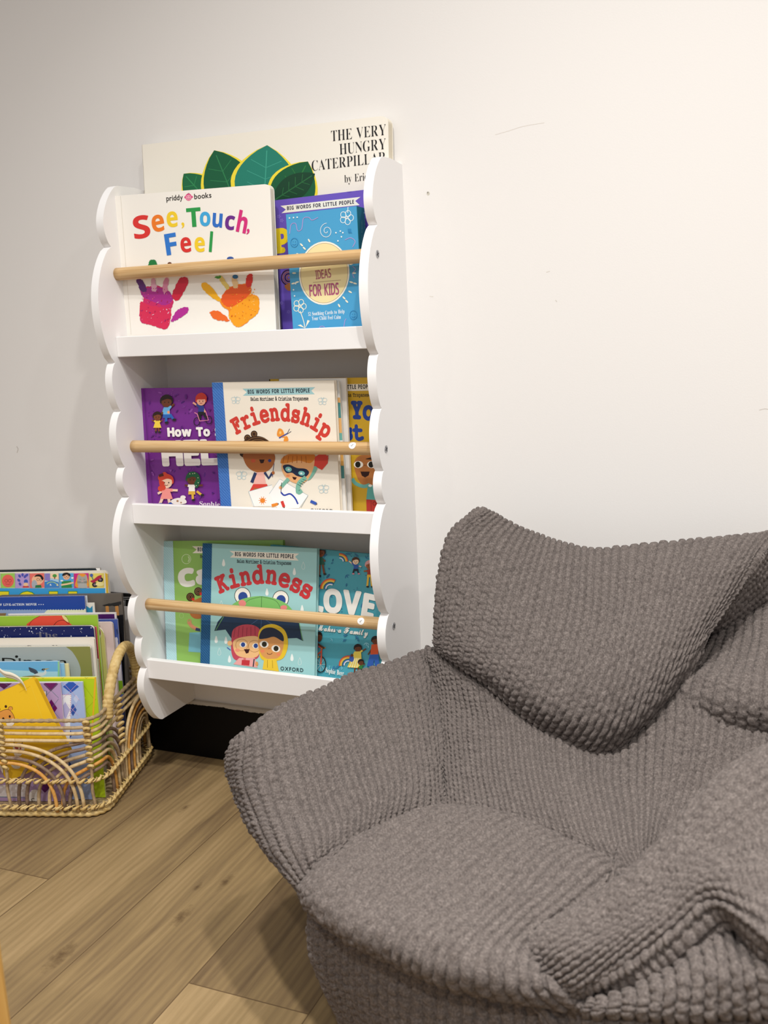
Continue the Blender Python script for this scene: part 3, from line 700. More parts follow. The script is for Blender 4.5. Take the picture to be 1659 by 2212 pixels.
def art_friend(b):
    b.use(220, 730, 2.37)
    b.poly([(720, 260), (1092, 252), (1072, 270), (1090, 288), (722, 296), (742, 278)], '#9fc9cd')
    b.text('BIG WORDS FOR LITTLE PEOPLE', [(748, 286), (1064, 279)], 21, '#26303c', 'bold', 0.02, 0.16)
    b.text('Helen Mortimer & Cristina Trapanese', [(762, 322), (1058, 319)], 18, '#2c2a2c', 'slab', 0.03, 0.07)
    b.text('Friendship', [(690, 492), (745, 462), (810, 436), (900, 422), (985, 430), (1060, 455), (1128, 500), (1148, 512)], 78, '#cf3f35', 'slab', 0.06, 0.12)
    for x, y, s in ((686, 320, 22), (1130, 325, 22), (716, 705, 26), (1136, 775, 26)): butterfly(b, x, y, s, '#b9cfd4', 2.2)
    # orange butterfly
    for p, c in ((([(930, 510), (898, 500), (905, 465), (925, 470), (936, 500)]), '#e8973a'), (([(932, 528), (955, 525), (950, 505), (938, 505)]), '#e8973a')): b.blob(p, c)
    b.ell(914, 485, 6, 8, '#f0c878', 0, 10); b.line([(908, 512), (952, 488)], 6, '#3c4ea0'); b.line([(950, 488), (962, 465)], 2.4, '#2a2f50'); b.line([(952, 490), (970, 478)], 2.4, '#2a2f50')
    # child with buns
    for x, y in ((746, 512), (780, 492)):
        b.ell(x, y, 17, 18, '#3a2418'); b.arc(x, y, 10, 11, 0, 360, 2.5, '#8a6a42', 12); b.ell(x+10, y+16, 7, 6, '#d0342c', 0, 8)
    b.blob([(715, 545), (750, 512), (800, 502), (850, 525), (880, 600), (720, 610)], '#3a2418')
    for i in range(5): b.arc(800, 570, 20+14*i, 14+12*i, 190, 350, 2, '#8a6a42', 12)
    b.blob([(728, 590), (800, 560), (880, 590), (882, 640), (850, 680), (800, 688), (755, 668), (730, 630)], '#b06a38')
    b.ell(776, 628, 12, 10, '#c4573a', 0, 12); b.ell(734, 612, 8, 10, '#b06a38', 0, 10)
    b.poly([(806, 622), (834, 622), (828, 640), (814, 642)], '#2c1210'); b.ell(860, 628, 9, 8, '#2b3c86', 0, 8)
    b.poly([(790, 688), (830, 686), (842, 750), (776, 752)], '#f0b8ac'); b.line([(788, 690), (768, 740)], 16, '#2b3a62'); b.line([(834, 688), (855, 718), (874, 690)], 13, '#2b3a62')
    b.line([(874, 712), (882, 642)], 3, '#4a3a6a'); b.ell(878, 690, 8, 9, '#b06a38', 0, 8)
    b.poly([(776, 748), (846, 748), (864, 785), (838, 790), (812, 770), (784, 790), (757, 784)], '#d8443a'); b.line([(780, 770), (840, 782)], 9, '#b06a38')
    b.line([(808, 782), (812, 802)], 10, '#2b4a8a'); b.line([(822, 780), (826, 800)], 8, '#2b4a8a')
    # papers on the floor
    b.poly([(752, 786), (872, 752), (900, 860), (775, 862)], '#f7f6f2'); b.line([(752, 786), (872, 752)], 2, '#9db0b8'); b.line([(752, 786), (780, 862)], 2, '#9db0b8')
    b.poly([(858, 798), (912, 722), (1056, 806), (1010, 872), (900, 872)], '#f8f8f6'); b.line([(858, 798), (912, 722), (1056, 806)], 2, '#9db0b8')
    b.line([(1056, 806), (1020, 868)], 2, '#9db0b8')
    for k in range(10): b.line([(824+14*math.cos(k*0.628), 832+14*math.sin(k*0.628)), (824+21*math.cos(k*0.628), 832+21*math.sin(k*0.628))], 3, '#e8862c')
    b.ell(824, 832, 13, 13, '#e8862c'); b.line([(918, 790), (935, 805), (965, 798), (990, 820), (1005, 850)], 8, '#2b44a6', 5)
    for x, y, r, c in ((886, 854, -15, '#e88a2a'), (928, 850, 70, '#d23a34'), (1084, 842, 25, '#2f55b0')):
        t = math.radians(r); b.line([(x-16*math.cos(t), y-16*math.sin(t)), (x+16*math.cos(t), y+16*math.sin(t))], 15, c); b.line([(x+16*math.cos(t), y+16*math.sin(t)), (x+21*math.cos(t), y+21*math.sin(t))], 7, '#33302e')
    # masked child leaning in
    b.line([(1040, 700), (1090, 640), (1150, 600)], 46, '#d8443a', 3); b.poly([(1090, 620), (1160, 600), (1158, 640), (1128, 676), (1098, 660)], '#d8443a')
    b.blob([(1048, 720), (1080, 660), (1104, 668), (1070, 722)], '#7db8a4')
    b.blob([(920, 660), (945, 600), (1000, 590), (1080, 600), (1086, 660), (1050, 730), (1000, 745), (945, 715)], '#e9b07a')
    b.blob([(916, 640), (935, 605), (1000, 590), (1090, 598), (1070, 640), (1010, 628), (950, 640)], '#d9852e')
    for i in range(6): b.line([(935+22*i, 604), (928+24*i, 640)], 3, '#a85c1c')
    b.blob([(928, 655), (960, 648), (1000, 665), (1045, 670), (1062, 690), (1040, 712), (1000, 706), (975, 690), (945, 690)], '#1d2c4a')
    b.ell(957, 672, 17, 13, '#7cc6c4', 15, 14); b.ell(1024, 692, 17, 12, '#7cc6c4', 10, 14); b.ell(958, 673, 6, 5, '#e8f4f2', 0, 8); b.ell(1022, 693, 6, 5, '#e8f4f2', 0, 8)
    b.poly([(976, 710), (1000, 714), (992, 726), (982, 724)], '#3a1212'); b.ell(955, 705, 10, 7, '#e88c5c', 0, 8)
    b.line([(1046, 712), (1010, 745), (1006, 790), (1025, 780)], 22, '#7db8a4', 4); b.line([(958, 720), (935, 745), (918, 765)], 18, '#7db8a4', 3)
    for i in range(4): b.line([(1002+i*9, 748-i*8), (1024+i*8, 760-i*10)], 3, '#2f6a5c')
    b.ell(916, 766, 9, 8, '#e9b07a', 0, 8); b.line([(918, 790), (922, 740)], 3, '#333333')
    b.text('OXFORD', [(1070, 890), (1184, 894)], 18, '#2c2a2c', '', 0.02, 0.2)
shelf_book('hardcover_book', 'cream hardcover with blue cloth spine and arched red title on the middle shelf', 'book', G2,
    cover_plane(-0.1085, -0.1075, 0.525, 0.76, 0.018), ZF[1], (458.8, 826.4), (721.5, 822), 0.011, '#efe7d8', spine=SP_BLUE, spine_w=0.0205, art=art_friend)

def art_edge(cols):
    def f(b):
        b.use(220, 730, 2.37); r = random.Random(2); y = 218
        while y < 880:
            h = r.uniform(20, 90); b.poly([(1180, y), (1260, y), (1264, y+h), (1184, y+h)], r.choice(cols)); y += h
    return f
PG_MULTI = mat('printed page edges', '#d8d9d6', 0.7, 0.2)
shelf_book('paperback_book', 'thin picture book with teal and tan edges, directly behind the cream hardcover', 'book', G2,
    cover_plane(-0.093, -0.092, 0.525, 0.76), ZF[1], (640, 826), (732.5, 823.5), 0.004, '#d9dad8', W=0.16, anchor='R', kind='paper', art=art_edge(['#dadbd9', '#6fb0a8', '#e0b070', '#d9a95e', '#e8e6e2', '#4f8c8c']))
shelf_book('paperback_book', 'slim white-bordered picture book beside the yellow book on the middle shelf', 'book', G2,
    cover_plane(-0.0845, -0.0835, 0.525, 0.76), ZF[1], (602, 819), (747, 817), 0.005, '#e4e0d9', kind='paper', spine='#3a6a9a')

def art_yellow(b):
    b.use(220, 730, 2.37)
    b.poly([(1030, 240), (1460, 234), (1460, 268), (1030, 276)], '#ece6d6')
    b.text('BIG WORDS FOR LITTLE PEOPLE', [(1062, 266), (1384, 259)], 22, '#2a2620', 'bold', 0.02, 0.16)
    b.text('Helen Mortimer & Cristina Trapanese', [(1040, 303), (1376, 300)], 17, '#3c3426', 'slab', 0.03, 0.07)
    b.text('Your', [(1282, 410), (1330, 412), (1400, 420), (1500, 424)], 86, '#24408c', 'slab', 0.07, 0.08)
    b.text('Best', [(1130, 520), (1200, 518), (1338, 522)], 74, '#24408c', 'slab', 0.07, 0.08)
    b.blob([(1288, 640), (1330, 590), (1420, 580), (1450, 680), (1400, 790), (1340, 790), (1300, 740), (1280, 690)], '#c9a22a')
    b.blob([(1292, 640), (1330, 600), (1430, 600), (1440, 700), (1400, 760), (1350, 762), (1310, 720)], '#b0703c')
    b.blob([(1350, 620), (1400, 608), (1440, 620), (1440, 640), (1390, 625)], '#3a2418')
    for x in (1314, 1382): b.ell(x, 648, 24, 18, '#f2efe6', 0, 16); b.ell(x-3, 648, 14, 16, '#1c1a14', 0, 14)
    b.arc(1347, 656, 5, 6, 180, 360, 2, '#5a3018', 6); b.poly([(1324, 684), (1372, 684), (1366, 704), (1348, 714), (1332, 706)], '#2c1210')
    b.line([(1282, 720), (1300, 745), (1340, 760), (1372, 752)], 18, '#6ab0a8', 4)
    b.poly([(1362, 752), (1440, 756), (1440, 832), (1354, 826)], '#5aa39c'); b.ell(1374, 756, 10, 7, '#efece2', 0, 8)
    b.poly([(1354, 826), (1440, 832), (1440, 900), (1356, 892)], '#b5322c'); b.line([(1378, 830), (1380, 890)], 2, '#6a1a18'); b.arc(1396, 848, 8, 9, 0, 360, 2.5, '#4a1414', 10)
def right_book(name, label, group, Y, zf, top_px, Wd, T, cover, s=0.0, Yt=None, **kw):
    """a book whose right edge stands against the right side panel"""
    o, n = cover_plane(Y, Yt if Yt is not None else Y, zf, zf+0.23, s)
    A, B = at_plane(*top_px[0], o, n), at_plane(*top_px[1], o, n); u = (B-A)/np.linalg.norm(B-A); v = np.cross(n, u)
    B = A+u*((XR-PT-0.002-A[0])/u[0]); A = B-u*Wd
    lo = min(A[2], B[2])+min(0, -n[2]*T); H = (lo-zf-0.0004)/v[2]
    return book(name, label, 'book', group, A-v*H, u, v, Wd, H, T, cover, **kw)
right_book('hardcover_book', 'yellow book with navy lettering at the right of the middle shelf', G2, -0.073, ZF[1], ((747.5, 816.5), (801, 815.5)), 0.215, 0.009, '#c9a22a', art=art_yellow)

# --- lower shelf
G3 = 'picture books on the lower shelf'
def art_green(b):
    b.use(230, 1130, 2.37)
    b.poly([(438, 118), (800, 122), (780, 138), (800, 156), (440, 154), (462, 136)], '#eee9da')
    b.text('BIG WORDS FOR LITTLE PEOPLE', [(467, 144), (790, 150)], 20, '#26303c', 'bold', 0.02, 0.16)
    b.text('Helen Mortimer & Cristina Trapanese', [(480, 178), (780, 182)], 16, '#2c2a2c', 'slab', 0.03, 0.07)
    b.text('Calm', [(378, 322), (420, 318), (500, 306), (700, 300)], 84, '#f0eee6', 'bold', 0.09, 0.1)
    b.arc(409, 184, 23, 24, 0, 360, 3, '#cfe3b4', 16); b.arc(411, 184, 13, 15, -60, 60, 5, '#cfe3b4', 8); b.arc(384, 474, 11, 13, 0, 360, 2, '#a9cc88', 12)
    for x, y in ((430, 378), (470, 350)):
        b.ell(x, y, 21, 22, '#3a2418'); b.arc(x, y, 14, 15, 0, 360, 2.5, '#8a6a42', 12); b.arc(x, y, 7, 8, 0, 360, 2.5, '#8a6a42', 10); b.ell(x+14, y+12, 8, 8, '#d0342c', 0, 8)
    b.blob([(430, 420), (460, 390), (520, 380), (540, 460), (470, 490), (430, 470)], '#b06a38')
    b.line([(420, 505), (440, 530), (470, 545)], 18, '#c98a66', 3); b.arc(425, 503, 9, 11, 0, 360, 4, '#c98a66', 10); b.poly([(458, 535), (480, 540), (480, 555), (455, 550)], '#2b3a62')
    b.poly([(425, 560), (520, 556), (520, 665), (420, 658)], '#79b6c6')
shelf_book('hardcover_book', 'lime green hardcover with pale blue spine, at the left of the lower shelf', 'book', G3,
    cover_plane(-0.0796, -0.0415, 0.23, 0.46, 0.06), ZF[2], (352.4, 1168.8), (611, 1166.8), 0.009, '#8fbb5e', spine=SP_PALE, spine_w=0.0215, art=art_green)

def art_kind(b):
    b.use(230, 1130, 2.37)
    b.poly([(630, 142), (986, 156), (966, 172), (984, 192), (632, 176), (652, 158)], '#f1ecdf')
    b.text('BIG WORDS FOR LITTLE PEOPLE', [(658, 168), (958, 181)], 21, '#26303c', 'bold', 0.02, 0.16)
    b.text('Helen Mortimer & Cristina Trapanese', [(668, 203), (946, 214)], 17, '#24343c', 'slab', 0.03, 0.07)
    b.text('Kindness', [(580, 358), (650, 330), (740, 312), (830, 308), (920, 330), (1000, 372), (1028, 392)], 84, '#c8353a', 'slab', 0.06, 0.12)
    def drop(x, y, s, fill=True):
        P = [(x, y-s), (x+s*0.35, y), (x+s*0.3, y+s*0.55), (x, y+s*0.75), (x-s*0.3, y+s*0.55), (x-s*0.35, y)]
        if fill: b.blob(P, '#edf3f0', 3)
        else: b.line([P[i % 6] for i in range(7)], 2, '#d7e8e6', 3)
    for i, (x, y) in enumerate(((600, 205), (962, 250), (1008, 220), (822, 355), (562, 598), (578, 660), (630, 698), (950, 690), (990, 710), (612, 602), (1002, 440), (588, 418))): drop(x, y, 22, i % 3 != 2)
    # umbrella with frog eyes
    for x, y, r in ((697, 372, -8), (892, 388, 8)): b.ell(x, y, 42, 44, '#1f2a2c', r); b.ell(x, y, 39, 41, '#f4f1e6', r); b.ell(x+2, y+6, 24, 26, '#2a4a94', 0)
    b.blob([(634, 430), (680, 395), (740, 378), (800, 374), (870, 388), (930, 420), (950, 470), (800, 480), (640, 470)], '#7fc06a')
    b.line([(795, 376), (792, 470)], 2.5, '#3a6a3a'); b.line([(795, 376), (720, 400), (690, 470)], 2, '#3a6a3a', 4); b.line([(795, 376), (870, 400), (905, 470)], 2, '#3a6a3a', 4)
    b.ell(696, 410, 20, 17, '#e88a86', 20, 12); b.ell(908, 432, 18, 12, '#e88a86', 0, 12)
    b.poly([(600, 470), (640, 440), (950, 470), (985, 510), (1008, 604), (975, 588), (930, 590), (905, 600), (880, 560), (700, 545), (680, 575), (640, 590), (610, 545), (552, 552), (570, 505)], '#1c3350')
    b.line([(600, 478), (560, 548)], 3, '#6aa860'); b.line([(985, 500), (1004, 600)], 3, '#6aa860')
    for x in (690, 790, 900): b.line([(795, 480), (x, 555)], 2, '#44608a')
    # red-haired child
    b.blob([(640, 600), (650, 545), (700, 520), (760, 525), (792, 560), (785, 640), (775, 690), (720, 705), (660, 700), (640, 660)], '#c4485a')
    b.blob([(648, 610), (690, 585), (770, 580), (790, 620), (775, 680), (720, 690), (665, 672)], '#eebd84')
    for i in range(6): b.line([(660+20*i, 535-4*(i % 3)), (652+22*i, 585-i*2)], 2.5, '#8c2a3e')
    for x, y in ((700, 622), (765, 628)): b.ell(x, y, 18, 14, '#f3efe4', 0, 14); b.ell(x, y, 11, 12, '#2a4a94', 0, 12); b.arc(x-6, y+2, 32, 30, 0, 360, 2, '#a87840', 18)
    b.poly([(704, 645), (734, 645), (728, 664), (716, 668)], '#3a1212'); b.ell(672, 650, 12, 9, '#ec9878', 0, 10); b.ell(632, 615, 12, 14, '#eebd84', 0, 10); b.line([(618, 636), (636, 650)], 5, '#3f62b0')
    b.poly([(680, 690), (760, 690), (775, 740), (650, 722)], '#eba6a4'); b.line([(708, 690), (710, 728)], 12, '#d8706c'); b.poly([(694, 700), (735, 702), (732, 730), (692, 726)], '#c4333a'); b.line([(757, 695), (752, 735)], 6, '#20303c')
    # child in yellow hood
    b.blob([(780, 560), (810, 525), (860, 518), (910, 545), (930, 600), (922, 660), (890, 700), (800, 700), (780, 640)], '#e8c32e')
    b.blob([(778, 600), (800, 560), (860, 552), (905, 590), (905, 640), (885, 685), (840, 698), (800, 680), (780, 640)], '#d99a5a')
    b.blob([(782, 590), (800, 545), (850, 535), (900, 565), (906, 605), (860, 582), (820, 590)], '#232a40')
    for x, y in ((808, 620), (868, 642)): b.ell(x, y, 23, 18, '#f3efe4', 12, 14); b.ell(x+1, y, 13, 14, '#2a2614', 0, 12)
    b.arc(836, 660, 14, 12, 20, 160, 3, '#6a2a1c', 8); b.arc(834, 646, 5, 5, 180, 340, 2, '#8a4a24', 6); b.ell(800, 655, 11, 8, '#e8855c', 0, 10); b.ell(882, 672, 11, 8, '#e8855c', 0, 10)
    b.poly([(808, 696), (870, 694), (884, 760), (800, 748)], '#ecc63a'); b.line([(825, 700), (825, 740)], 2, '#8a6a18'); b.line([(850, 702), (852, 742)], 2, '#8a6a18'); b.ell(770, 720, 8, 12, '#d99a5a', 0, 8)
    b.text('OXFORD', [(892, 752), (1008, 762)], 19, '#24343c', '', 0.02, 0.2)
shelf_book('hardcover_book', 'pale blue hardcover with navy spine and umbrella picture on the lower shelf', 'book', G3,
    cover_plane(-0.112, -0.0675, 0.23, 0.46, -0.03), ZF[2], (438.9, 1173.5), (684.8, 1184.9), 0.010, '#9fcfd0', spine=SP_NAVY, spine_w=0.0195, art=art_kind)

def rainbow(b, x, y, r, a0, a1):
    for i, c in enumerate(('#d84a34', '#e8a23c', '#efc85a', '#2f6a5a', '#3f6ab8', '#e9eef0')): b.arc(x, y, r-i*r*0.11, r-i*r*0.11, a0, a1, r*0.12, c, 10)
def art_love(b):
    b.use(230, 1130, 2.37)
    sprinkle(b, 1060, 150, 1420, 460, 42, ['#2a6a94', '#2f749c', '#276088'], 9, 11); sprinkle(b, 1070, 540, 1420, 760, 30, ['#6fb9cc', '#2f749c', '#86c4d2'], 4, 11)
    b.text('LOVE', [(1052, 438), (1120, 452), (1260, 464), (1362, 486)], 118, '#efece6', 'bold', 0.045, 0.08)
    b.text('Makes a Family', [(1080, 548), (1200, 560), (1340, 575)], 34, '#efece6', 'script', 0.03, 0.06)
    rainbow(b, 1196, 196, 40, -95, 0); rainbow(b, 1148, 336, 50, 180, 300); rainbow(b, 1240, 726, 46, 175, 285)
    kid(b, 1098, 150, 24, '#7a4426', '#2a1812', '#28584a', '#28584a', ((-1.2, 0.6), (1.0, 0.9)), ((-0.3, 4.0), (0.8, 3.6)), dress=True)
    kid(b, 1278, 194, 18, '#efcfae', '#4a2a18', '#2f58a8', '#1d2230', ((-1.9, -1.0), (1.6, 0.6)), ((-0.8, 2.6), (0.8, 2.6)), shoe='#e08a9a')
    kid(b, 1350, 215, 22, '#9a5a34', '#d9a0a0', '#a03a2c', '#e8b93c', ((-1.4, 0.4), (1.2, 0.2)), ((-0.6, 4.0), (0.5, 4.0)))
    # cyclist
    b.arc(1099, 722, 26, 40, 0, 360, 5, '#23201e', 24)
    for k in range(8): b.line([(1099, 722), (1099+24*math.cos(k*pi/4), 722+37*math.sin(k*pi/4))], 1.5, '#c9c4bc')
    b.line([(1100, 722), (1104, 640), (1088, 630)], 7, '#d8543a'); b.line([(1062, 690), (1102, 655)], 6, '#d8543a'); b.line([(1102, 640), (1124, 636)], 5, '#c98a3a')
    b.ell(1088, 582, 20, 25, '#5a3220', 0, 14); b.blob([(1074, 572), (1082, 556), (1102, 558), (1108, 578), (1094, 570)], '#201612')
    b.poly([(1060, 598), (1088, 604), (1086, 650), (1058, 652)], '#4a62b0'); b.line([(1076, 612), (1118, 640)], 10, '#5a3220'); b.line([(1064, 652), (1086, 690)], 16, '#b88a4a')
    # family
    kid(b, 1290, 640, 19, '#6a3a20', '#1d1412', '#efd35a', '#efd35a', ((2.2, -0.9), (-1.2, 1.4)), ((-1.0, 6.4), (0.2, 6.4)), dress=True, shoe='#e6e4de')
    b.poly([(1272, 656), (1306, 656), (1312, 742), (1236, 736)], '#efd35a')
    for i in range(5): b.line([(1268+8*i, 690), (1246+13*i, 738)], 3, '#f6f2e0')
    b.ell(1258, 692, 12, 18, '#3a5ab0', 0, 10); b.ell(1260, 676, 8, 8, '#6a3a20', 0, 8)
    kid(b, 1380, 600, 20, '#6a3a20', '#1a1412', '#d8562c', '#2f62b8', ((-1.9, 2.6), (1.2, 2.0)), ((-0.8, 6.0), (0.8, 6.0)), shoe='#efece4')
    b.poly([(1360, 620), (1396, 618), (1394, 672), (1354, 674)], '#d8562c'); b.poly([(1352, 672), (1396, 670), (1400, 732), (1378, 732), (1374, 700), (1356, 734), (1336, 730)], '#2f62b8')
    kid(b, 1306, 712, 15, '#6a3a20', '#1a1412', '#2f7a3c', '#1d1d22', ((-1.3, 1.2), (1.4, -0.6)), ((-0.6, 3.2), (0.6, 3.2)), shoe='#d88a9a')
    b.text('Sophie Beer', [(1124, 762), (1170, 772), (1218, 780)], 26, '#f0efe8', 'serif', 0, 0.06)
right_book('hardcover_book', 'teal picture book with big white capitals at the right of the lower shelf', G3, -0.0935, ZF[2], ((641, 1182.0), (801, 1197.0)), 0.245, 0.010, '#4b9fb0', s=-0.03, Yt=-0.0565, art=art_love)
# ------------------------------------------------------------------ rattan basket full of picture books
BC = np.array([-1.111, -0.275, 0.0]); BE2 = np.array([-0.294, 0.956, 0.0]); BE1 = np.array([-0.956, -0.294, 0.0])
BW, BD, BR = 0.42, 0.264, 0.034
def perim(s, z, out=0.0):
    """basket wall: s=0 at the front right corner, s<0 along the front, s>0 along the right side; corners rounded"""
    per = 2*(BW+BD); s = s % per
    # sharp rectangle points, going right corner -> back right -> back left -> front left -> right corner
    segs = [(BD, BC, BE2), (BW, BC+BE2*BD, BE1), (BD, BC+BE2*BD+BE1*BW, -BE2), (BW, BC+BE1*BW, -BE1)]
    def raw(q):
        q = q % per
        for L, o, d in segs:
            if q <= L: return o+d*q
            q -= L
    acc = [0, BD, BD+BW, 2*BD+BW, per]
    k = min(range(5), key=lambda i: abs(s-acc[i])); c = acc[k]; d = s-c
    if abs(d) < BR:                                   # quarter circle around the inner centre
        P = raw(c); a = (raw(c-BR)-P)/BR; b = (raw(c+BR)-P)/BR
        ctr = P+(a+b)*BR; t = (d+BR)/(2*BR)*pi/2
        p = ctr-b*BR*math.cos(t)-a*BR*math.sin(t); n = (p-ctr)/BR
    else:
        p = raw(s); t = raw(s+0.001)-raw(s-0.001); t /= np.linalg.norm(t); n = np.array([t[1], -t[0], 0])
    n = n/np.linalg.norm(n)
    return p+n*out+np.array([0, 0, z])
def rod_mat(name, c0, c1, c2): return dowel_wood(name, c0, c1, c2, 0.55, (30, 30, 30))
RT = rod_mat('tan rattan', '#b0905f', '#cbb083', '#d9c39b'); RBR = rod_mat('brown rattan', '#5c473a', '#7d6655', '#98816c'); ROR = rod_mat('honey rattan', '#b9792f', '#d39a4c', '#deb06a'); RG = rod_mat('greyed rattan', '#8a7458', '#a8906e', '#bda684')
RW = rod_mat('wrapped cane', '#b39356', '#cbae72', '#d8c08a')
basket = tag(empty('rattan_basket', tuple(BC)), 'open rattan basket with looped arches and wrapped handle, left of the bookshelf', 'basket')
rr = 0.0033
RIM = 0.184
# horizontal rods under the rim
mb = MB()
per = 2*(BW+BD); N = 150
for z, m in ((RIM-0.013, RG), (RIM-0.024, RT), (RIM-0.037, RT)):
    mb.tube([perim(per*i/N, z+0.0008*math.sin(i*0.21)) for i in range(N)], rr, m, 8, closed=True)
mb.build('band', basket)
mb = MB(); mb.tube([perim(per*i/300, RIM) for i in range(300)], [0.0036+0.0006*math.sin(i*1.9) for i in range(300)], RG, 8, closed=True)
mb.build('rim', basket)
# looped arches: (centre, left reach, right reach, height, rod, outward)
fam = []
def arches(c, rows, out0=0.0035):
    for i, (wl, wr, h, m) in enumerate(rows):
        pts = []
        for k in range(41):
            t = pi*k/40; cx = math.cos(t); e = 0.86
            x = (abs(cx)**e)*(1 if cx < 0 else -1)
            s = c-(wl if x > 0 else wr)*0+(-wl if cx > 0 else wr)*abs(cx)**0.9
            z = 0.012+(h-0.012)*math.sin(t)**0.72
            pts.append(perim(s, z, out0))
        fam.append((pts, m))
front = lambda c, o: arches(c, [(0.139, 0.139, 0.141, RT), (0.127, 0.127, 0.129, RT), (0.103, 0.103, 0.116, RBR), (0.088, 0.088, 0.106, ROR)], o)
front(-0.172, 0.0045)
arches(0.03, [(0.187, 0.100, 0.145, RBR), (0.172, 0.088, 0.133, RBR), (0.150, 0.074, 0.121, RG), (0.130, 0.058, 0.110, RT), (0.105, 0.042, 0.098, ROR), (0.092, 0.03, 0.088, RBR)], -0.0015)
arches(0.213, [(0.105, 0.105, 0.146, RT), (0.091, 0.091, 0.134, ROR), (0.076, 0.076, 0.124, RBR), (0.062, 0.062, 0.113, ROR), (0.046, 0.046, 0.104, RT), (0.031, 0.031, 0.096, RG)], 0.0045)
for c in (-0.42, BD+0.2): arches(c, [(0.13, 0.13, 0.14, RT), (0.112, 0.112, 0.128, RBR), (0.094, 0.094, 0.115, RG), (0.075, 0.075, 0.104, ROR)], -0.002)
arches(BD+BW+0.12, [(0.13, 0.13, 0.14, RT), (0.112, 0.112, 0.128, RBR), (0.094, 0.094, 0.115, RG), (0.075, 0.075, 0.104, ROR)], 0.003)
mb = MB()
for pts, m in fam: mb.tube(pts, rr, m, 8)
mb.build('arch_weave', basket)
# cane lashing: two spiralling rows with a knot at each crossing, and upright lashings
mb = MB()
for z in (0.071, 0.020):
    n = 520
    for ph in (0, pi): mb.tube([perim(per*i/n, z+0.003*math.sin(i*0.62+ph), 0.003+0.0065*math.cos(i*0.62+ph)) for i in range(n)], 0.0013, RW, 5, closed=True)
    k = 84
    for i in range(k):
        s = per*i/k; mb.tube([perim(s-0.007, z-0.004, 0.006), perim(s, z, 0.0092), perim(s+0.008, z+0.0045, 0.006)], [0.0014, 0.0036, 0.0012], RW, 6)
for s in (-0.012, -0.172, -0.33, 0.105, 0.245, BD+0.2, BD+BW+0.1):
    for z in np.arange(0.096, 0.19, 0.0118):
        P = [perim(s+0.0050*math.cos(t), z+0.0040*math.sin(t), 0.0035+0.0045*math.sin(t*1.0+0.6)) for t in np.linspace(0, 2*pi, 9)]
        mb.tube(P, 0.0029, RW, 6)
    mb.tube([perim(s+0.0012*math.sin(z*90), z, 0.003) for z in np.linspace(0.012, 0.10, 20)], 0.0030, RG, 6)
mb.build('lashing', basket)
mb = MB(); n = 420
mb.tube([perim(per*i/n, 0.0066, 0.001) for i in range(n)], [0.0056+0.0008*math.sin(i*1.3) for i in range(n)], RW, 8, closed=True)
mb.build('foot_rim', basket)
mb = MB(); base = [perim(per*i/60, 0)[:2] for i in range(60)]
mb.prism([tuple(p-BC[:2]) for p in base], 0.003, 0.0075, RG, lambda a, b, w: (BC[0]+a, BC[1]+b, w)); mb.build('base', basket)
# wrapped handle on the right side
mb = MB(); H = []
for P in catmull([perim(0.058, RIM-0.02, 0.001), perim(0.066, RIM+0.012, 0.002), perim(0.092, RIM+0.052, 0.004), perim(0.128, RIM+0.079, 0.006), perim(0.166, RIM+0.080, 0.006), perim(0.196, RIM+0.055, 0.004), perim(0.212, RIM+0.02, 0.002), perim(0.216, RIM-0.02, 0.001)], 26): H.append(P)
mb.tube(H, [0.0086+0.0012*abs(math.sin(i*pi/5.2))**0.5 for i in range(len(H))], RW, 14)
mb.build('handle', basket)

G4 = 'picture books standing in the basket'
def basket_plane(t, lean=0.05):
    n = -BE2+np.array([0, 0, lean]); n = n/np.linalg.norm(n)
    return BC+BE2*t+np.array([0, 0, 0.01]), n
def basket_book(name, label, t, tr, W, T, cover, lean=0.05, wall=None, **kw):
    o, n = basket_plane(t, lean); u = -BE1.copy()
    if wall:                                          # stands behind the basket, flat to the skirting
        o = np.array([0, -wall, 0.0]); n = np.array([0, -1, lean]); n = n/np.linalg.norm(n); u = np.array([1.0, 0, 0])
    B = at_plane(*tr, o, n); u -= n*np.dot(u, n); u /= np.linalg.norm(u); v = np.cross(n, u)
    H = (B[2]-(0.0006 if wall else 0.0085)-max(0, n[2])*T)/v[2]
    return book(name, label, kw.pop('cat', 'book'), G4, B-u*W-v*H, u, v, W, H, T, cover, **kw)
C7 = (0, 1210, 5.53); C8 = (0, 1440, 4.74)
def art_dark(b):
    b.use(*C7); b.poly([(1140, 90), (1200, 95), (1200, 130), (1165, 128), (1148, 105)], '#e9e7e4'); b.line([(-200, 96), (1140, 94)], 5, '#cfd0d0')
basket_book('magazine', 'dark magazine with a worn white corner, rearmost against the wall in the basket', 0.240, (216, 1227), 0.22, 0.004, '#12222c', kind='paper', art=art_dark)
